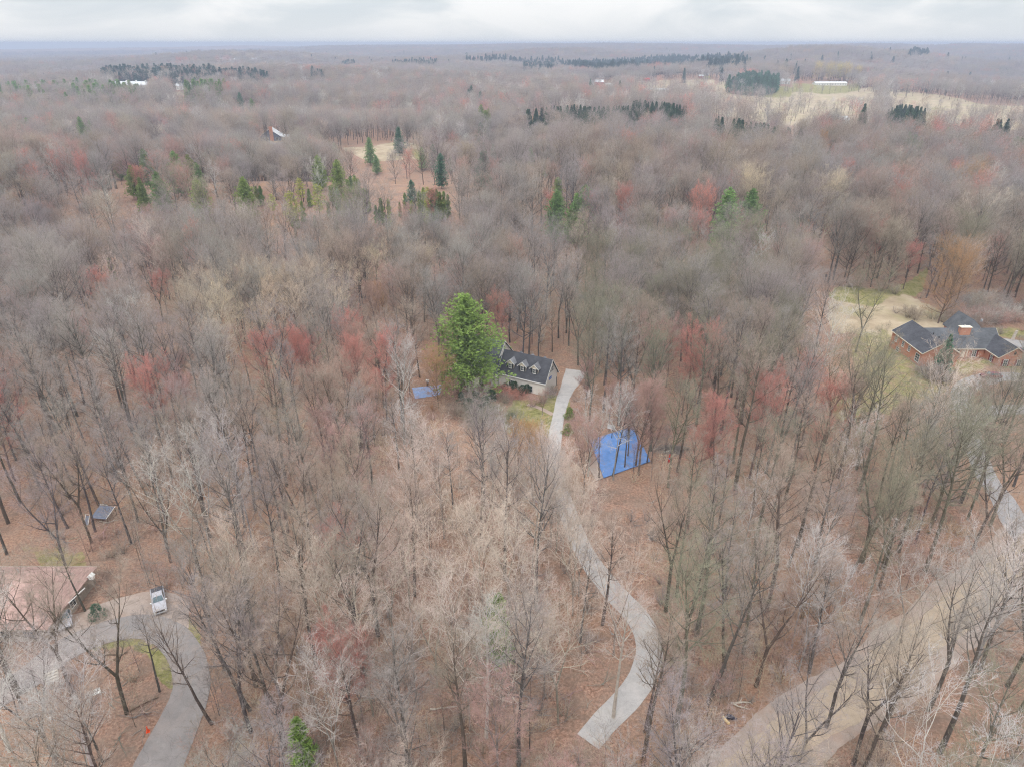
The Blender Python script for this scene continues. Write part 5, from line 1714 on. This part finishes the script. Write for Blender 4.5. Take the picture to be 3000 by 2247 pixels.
GROUP = {'bare_tree': 'bare trees of the wood', 'red_maple': 'budding maples in the wood', 'pale_tree': 'pale barked trees in the wood', 'domed_tree': 'broad domed trees', 'bare_shrub': 'leafless shrubs', 'white_pine': 'pines standing in the bare wood', 'spruce': 'dark spruces', 'cedar': 'cedars', 'sparse_pine': 'thin young pines', 'evergreen_shrub': 'evergreen shrubs'}
CAT = {'bare_tree': 'tree', 'red_maple': 'maple tree', 'pale_tree': 'tree', 'domed_tree': 'tree', 'bare_shrub': 'shrub', 'white_pine': 'pine tree', 'spruce': 'spruce tree', 'cedar': 'cedar tree', 'sparse_pine': 'pine tree', 'evergreen_shrub': 'shrub'}
NTH = ['', 'second ', 'third ', 'fourth ', 'fifth ', 'sixth ', 'seventh ', 'eighth ', 'ninth ', 'tenth ', 'eleventh ', 'twelfth ', 'thirteenth ', 'fourteenth ', 'fifteenth ', 'sixteenth ', 'seventeenth ', 'eighteenth ', 'nineteenth ', 'twentieth ']
by_key = {}
for p in PLAN:
    form, _, _, H, cw = TREES[p['kind']][p['i']]
    px, py, zc = project(p['x'], p['y'], p['z'] + H * p['s'] * .6)
    if p is big:
        p['label'] = 'towering bright green pine beside the grey dormer house'
        continue
    d, m = min(((math.hypot(px - a, (py - b) * 1.25), nm_a_b) for nm_a_b in MARKS for _, a, b in [nm_a_b]), key=lambda t: t[0])
    dx, dy = px - m[1], py - m[2]
    way = ('right of' if dx > 0 else 'left of') if abs(dx) > abs(dy) else ('in front of' if dy > 0 else 'beyond')
    head = f"{form} {WORD_TONE[p['tone']]} {NOUN[p['kind']]}"
    by_key.setdefault((head, way, m[0]), []).append((d, p))
for (head, way, nm), rows in by_key.items():
    rows.sort(key=lambda t: t[0])
    for k, (d, p) in enumerate(rows):
        w_ = {'in front of': 'this side of', 'beyond': 'beyond'}.get(way, way)
        p['label'] = head + (f", {NTH[k] if k < len(NTH) else str(k + 1) + 'th '}nearest {w_} {nm}" if len(rows) > 1 else f" {w_} {nm}")


def build_tree(p):
    form, tm, cm, H, cw = TREES[p['kind']][p['i']]
    far = math.hypot(p['x'], p['y']) > 520
    o = bpy.data.objects.new(p['kind'], None if not far else whole(p['kind'], p['i']))
    COL.objects.link(o)
    o.location = (p['x'], p['y'], p['z'])
    o.rotation_euler = (p['tilt'][0], p['tilt'][1], p['rot'])
    w_ = p['s'] * p.get('wide', rng.uniform(.92, 1.08))
    o.scale = (w_, w_, p['s'])
    tag(o, p['label'], CAT[p['kind']], GROUP[p['kind']])
    if far:
        o['tint'], o['bark'] = list(p['tint']), list(p['bark'])
    else:
        for nm, me in (('trunk', tm), ('crown', cm)):
            c_ = bpy.data.objects.new(nm, me)
            COL.objects.link(c_)
            c_.parent = o
            dim = .55 if nm == 'trunk' and p['kind'] == 'pale_tree' else 1.0      # the lower trunk is rough and dark, the limbs smooth and pale
            c_['tint'], c_['bark'] = list(p['tint']), [v * dim for v in p['bark']]


WHOLE = {}


def whole(kind, i):
    if (kind, i) not in WHOLE:
        WHOLE[(kind, i)] = proto_of(kind, i).data
    return WHOLE[(kind, i)]


for p in PLAN:
    build_tree(p)

# --- the rest of the bare wood: one mass
protos, pidx = [], {}
for kind in ('bare_tree', 'red_maple', 'pale_tree'):
    for i in range(len(TREES[kind])):
        pidx[(kind, i)] = len(protos)
        protos.append(bpy.data.objects.new(kind + '_whole', whole(kind, i)))
m0 = len(protos); protos += mid
l0 = len(protos); protos += low
g0 = len(protos); protos += groves
rows = []


def put(x, y, z, s, idx, tone, a=.1):
    rows.append((x, y, z, rng.uniform(0, 6.28), s, idx, *patchy(x, y, jit(TINT[tone], a)), *jit(BARKC[tone], a)))


for x, y, z, kind, tone, s, zc in rest:
    r = math.hypot(x, y)
    if r < 330 or kind == 'pale_tree':
        idx = pidx[(kind, rng.choice((0, 1, 3, 4, 5, 6, 7, 9, 0) if r < 165 else (2, 8, 8, 2, 6, 3, 7)) if kind == 'bare_tree' else rng.randrange(len(TREES[kind])))]
    else:
        idx = m0 + rng.randrange(len(mid))
        s *= .9 if kind == 'red_maple' else 1
    put(x, y, z, s, idx, tone)


def wild(x, y, py):
    a, b, c_ = cell(x, y, 75, 2), cell(x, y, 130, 5), cell(x, y, 260, 8)
    u = rng.random() + (.04 if y > 1500 else 0)
    if u < .05 + .22 * max(0, a - .62) * 3 * (b > .4):
        return rng.choice(('red', 'rose', 'rose'))
    if .965 < u < 1 and y < 1500:
        return 'white'
    return rng.choice(('grey', 'mauve', 'mauve', 'brown')) if c_ > .5 else rng.choice(('grey', 'grey', 'mauve', 'brown'))


def band(r0, r1, s, idx0, n, thin, scale):
    nx = int(r1 * .95 / s)
    cand_x, cand_y = [], []
    for j in range(int(r0 * .6 / s), int(r1 / s) + 1):
        i = np.arange(-nx, nx + 1)
        cand_x.append((i + .5 * (j % 2) + nr.uniform(-.45, .45, len(i))) * s)
        cand_y.append((j + nr.uniform(-.45, .45, len(i))) * s)
    X, Y = np.concatenate(cand_x), np.concatenate(cand_y)
    Rr = np.hypot(X, Y)
    k = (Rr >= r0) & (Rr < r1) & (np.abs(X) < .87 * Y + 30) & (nr.rand(len(X)) > thin)
    X, Y = X[k], Y[k]
    bad = np.zeros(len(X), bool)
    for poly in CLEAR:
        inside = in_poly(X, Y, poly)
        bad |= inside & (nr.rand(len(X)) > .015)
    bad |= in_poly(X, Y, VALLEY) & (nr.rand(len(X)) > .3)
    X, Y = X[~bad], Y[~bad]
    Z = hgt(X, Y)
    px, py, zc = project(X, Y, Z + 12)
    keep = np.ones(len(X), bool)
    for a, b, c_, d_, dep, pr in [(1000, 415, 1235, 485, 780, .9), (760, 388, 840, 425, 700, .93), (330, 240, 440, 268, 1650, 1), (500, 252, 580, 280, 1600, .9), (1850, 228, 2140, 268, 2000, .85), (2080, 262, 2560, 335, 1500, .72), (2600, 285, 3000, 372, 1300, .85), (2220, 330, 2560, 378, 1050, .9), (2380, 235, 2490, 265, 2200, .9), (1720, 236, 1800, 262, 2100, .9), (1890, 255, 1955, 282, 1900, .95), (2440, 345, 2500, 372, 1100, .95)]:
        w_ = (px > a) & (px < c_) & (py > b - 4) & (py < d_ + 10) & (zc < dep) & (nr.rand(len(X)) < pr)
        keep &= ~w_
    _, y0, _ = project(X, Y, Z + 19 * scale)
    _, y1, _ = project(X, Y, Z + 8)
    hw = (9 if idx0 == l0 else 20) * scale * .5 * FPX / zc
    for i in np.nonzero(keep & (zc < 2200))[0]:
        if rng.random() < .9 * hides_evergreen(px[i], hw[i], y0[i], y1[i], zc[i]):
            keep[i] = False
    for x, y, z in zip(X[keep], Y[keep], Z[keep]):
        put(float(x), float(y), float(z), scale * rng.uniform(.8, 1.15), idx0 + rng.randrange(n), wild(x, y, 0))


band(640, 1500, 9.4, l0, len(low), .06, .95)
band(1500, 3800, 30.0, g0, len(groves), .04, .92)
band(3800, 6600, 36.0, g0, len(groves), .05, 1.0)
for line_ in ([(2100, 290), (2300, 276), (2520, 268)], [(2140, 306), (2260, 300)], [(2200, 330), (2380, 335), (2560, 318)], [(2560, 332), (2720, 352), (3010, 374)], [(2320, 352), (2560, 350)], [(2580, 296), (2620, 345)], [(2740, 318), (2900, 330), (3010, 332)], [(1850, 268), (2060, 268)]):
    for x, y in smooth_line(poly_px(line_), 7.5):
        if rng.random() < .72:
            x, y = x + rng.gauss(0, 4), y + rng.gauss(0, 4)
            put(x, y, float(hgt(x, y)), rng.uniform(.35, .85), l0 + rng.randrange(len(low)), wild(x, y, 0))
scatter("bare_woodland", protos, rows)

# --- scrub and saplings under the trees, evergreen belts far off
rows = []
for _ in range(7200):
    y = 32 * (330 / 32) ** rng.random()
    x = rng.uniform(-.85, .85) * y
    if blocked(x, y) or in_poly(x, y, COURT) or in_poly(x, y, POOL) or any(in_poly(x, y, p) for p in THIN + [CLEAR[13], GRASS[0], GRASS[4]]):
        continue
    if rng.random() < .15 + .45 * (cell(x, y, 19, 3) < .45):
        continue
    z = float(hgt(x, y))
    if in_the_way(x, y, z, 5, 3):
        continue
    k = rng.random()
    put(x, y, z, rng.uniform(.7, 1.25), rng.choice((0, 1, 2)) if k < .62 else rng.choice((3, 4)), rng.choice(('brown', 'rose', 'grey', 'tan', 'orange' if cell(x, y, 14, 6) > .7 else 'mauve')), .12)
for _ in range(800):
    y = 40 * (150 / 40) ** rng.random()
    x = rng.uniform(-.85, .85) * y
    if not blocked(x, y) and not in_poly(x, y, COURT):
        put(x, y, float(hgt(x, y)), rng.uniform(.6, 1.5), 5 + rng.randrange(3), rng.choice(('grey', 'brown', 'grey', 'rose')), .25)
scatter("undergrowth", saps + bushes + sticks, rows)

rows = []
far_poly = [([(300, 214), (420, 211), (560, 209), (650, 212), (660, 226), (540, 232), (420, 229), (300, 224)], 1, 'far'), ([(655, 212), (720, 213), (795, 224), (795, 236), (730, 232), (660, 224)], 1, 'far'),
            ([(0, 254), (180, 252), (410, 258), (400, 285), (180, 290), (0, 286)], .33, 'pine'), ([(545, 262), (650, 256), (670, 268), (550, 276)], .8, 'pine'), ([(1530, 188), (1640, 186), (1620, 205), (1535, 205)], .7, 'far'), ([(1640, 190), (1820, 182), (1990, 172), (2010, 184), (1860, 200), (1700, 208)], .85, 'far'),
            ([(1940, 184), (2080, 174), (2190, 178), (2200, 188), (2080, 195), (1950, 192)], .9, 'far'), ([(2180, 222), (2280, 224), (2280, 250), (2170, 252), (2130, 244)], .9, 'bluish'), ([(1365, 176), (1640, 178), (1640, 188), (1365, 186)], .25, 'far'), ([(910, 215), (950, 215), (950, 228), (910, 228)], .7, 'far'), ([(1430, 330), (1480, 322), (1470, 345), (1380, 345)], .3, 'olive'),
            ([(2660, 160), (2720, 159), (2720, 163), (2665, 164)], 1, 'far'), ([(1000, 183), (1040, 183), (1040, 196), (1000, 196)], .5, 'far'), ([(1150, 183), (1280, 183), (1280, 192), (1150, 192)], .3, 'far')]
for poly, dens, tone in far_poly:
    P2 = np.array([G(a, b, 16) for a, b in poly])
    x0, x1, y0, y1 = P2[:, 0].min(), P2[:, 0].max(), P2[:, 1].min(), P2[:, 1].max()
    st_ = 8.0 if (y1 < 2600) else 13.0
    nx, ny = int((x1 - x0) / st_), int((y1 - y0) / st_)
    if nx * ny > 14000:
        f_ = math.sqrt(nx * ny / 14000); st_ *= f_; nx, ny = int((x1 - x0) / st_), int((y1 - y0) / st_)
    X = x0 + (np.arange(nx)[:, None] + nr.uniform(-.45, .45, (nx, ny))) * st_
    Y = y0 + (np.arange(ny)[None] + nr.uniform(-.45, .45, (nx, ny))) * st_
    k = in_poly(X, Y, P2) & (nr.rand(nx, ny) < dens)
    for x, y in zip(X[k], Y[k]):
        rows.append((x, y, float(hgt(x, y)) - .5, rng.uniform(0, 6.28), rng.uniform(.85, 1.25) * (1.0 if st_ < 9 else 1.25), rng.randrange(3), *jit(PINE_T[tone], .15), .13, .11, .09))
for _ in range(900):
    r = rng.uniform(1300, 4200)
    x = rng.uniform(-.8, .8) * r
    y = r
    if cell(x, y, 160, 7) < .72 and rng.random() < .93:
        continue
    rows.append((x, y, float(hgt(x, y)), rng.uniform(0, 6.28), rng.uniform(.8, 1.3), rng.randrange(3), *jit(PINE_T['far'], .15), .13, .11, .09))
scatter("evergreen_woods", far_con, rows)

# ------------------------------------------------------------------ the air
HAZE_TOP = max(float(v.co.z) for v in bpy.data.objects['ground'].data.vertices)
HAZE_TOP = max(HAZE_TOP + 30, CAM_H + 6)
print('haze top', HAZE_TOP)
hz = MB().box(-9300, 9300, -9200, 9300, -60, HAZE_TOP).build("haze", None)
hz["kind"] = "stuff"
k = bpy.data.materials.new("haze")
k.use_nodes = True
t = k.node_tree
t.nodes.clear()
ou = t.nodes.new("ShaderNodeOutputMaterial")
pv = t.nodes.new("ShaderNodeVolumePrincipled")
pv.inputs["Color"].default_value = (.54, .61, .78, 1)
pv.inputs["Density"].default_value = 2.4e-4
pv.inputs["Anisotropy"].default_value = .0
t.links.new(pv.outputs[0], ou.inputs["Volume"])
hz.data.materials.clear()
hz.data.materials.append(k)
print("trees planned", len(PLAN), {q: sum(1 for p in PLAN if p['kind'] == q) for q in TREES}, "rest", len(rest))
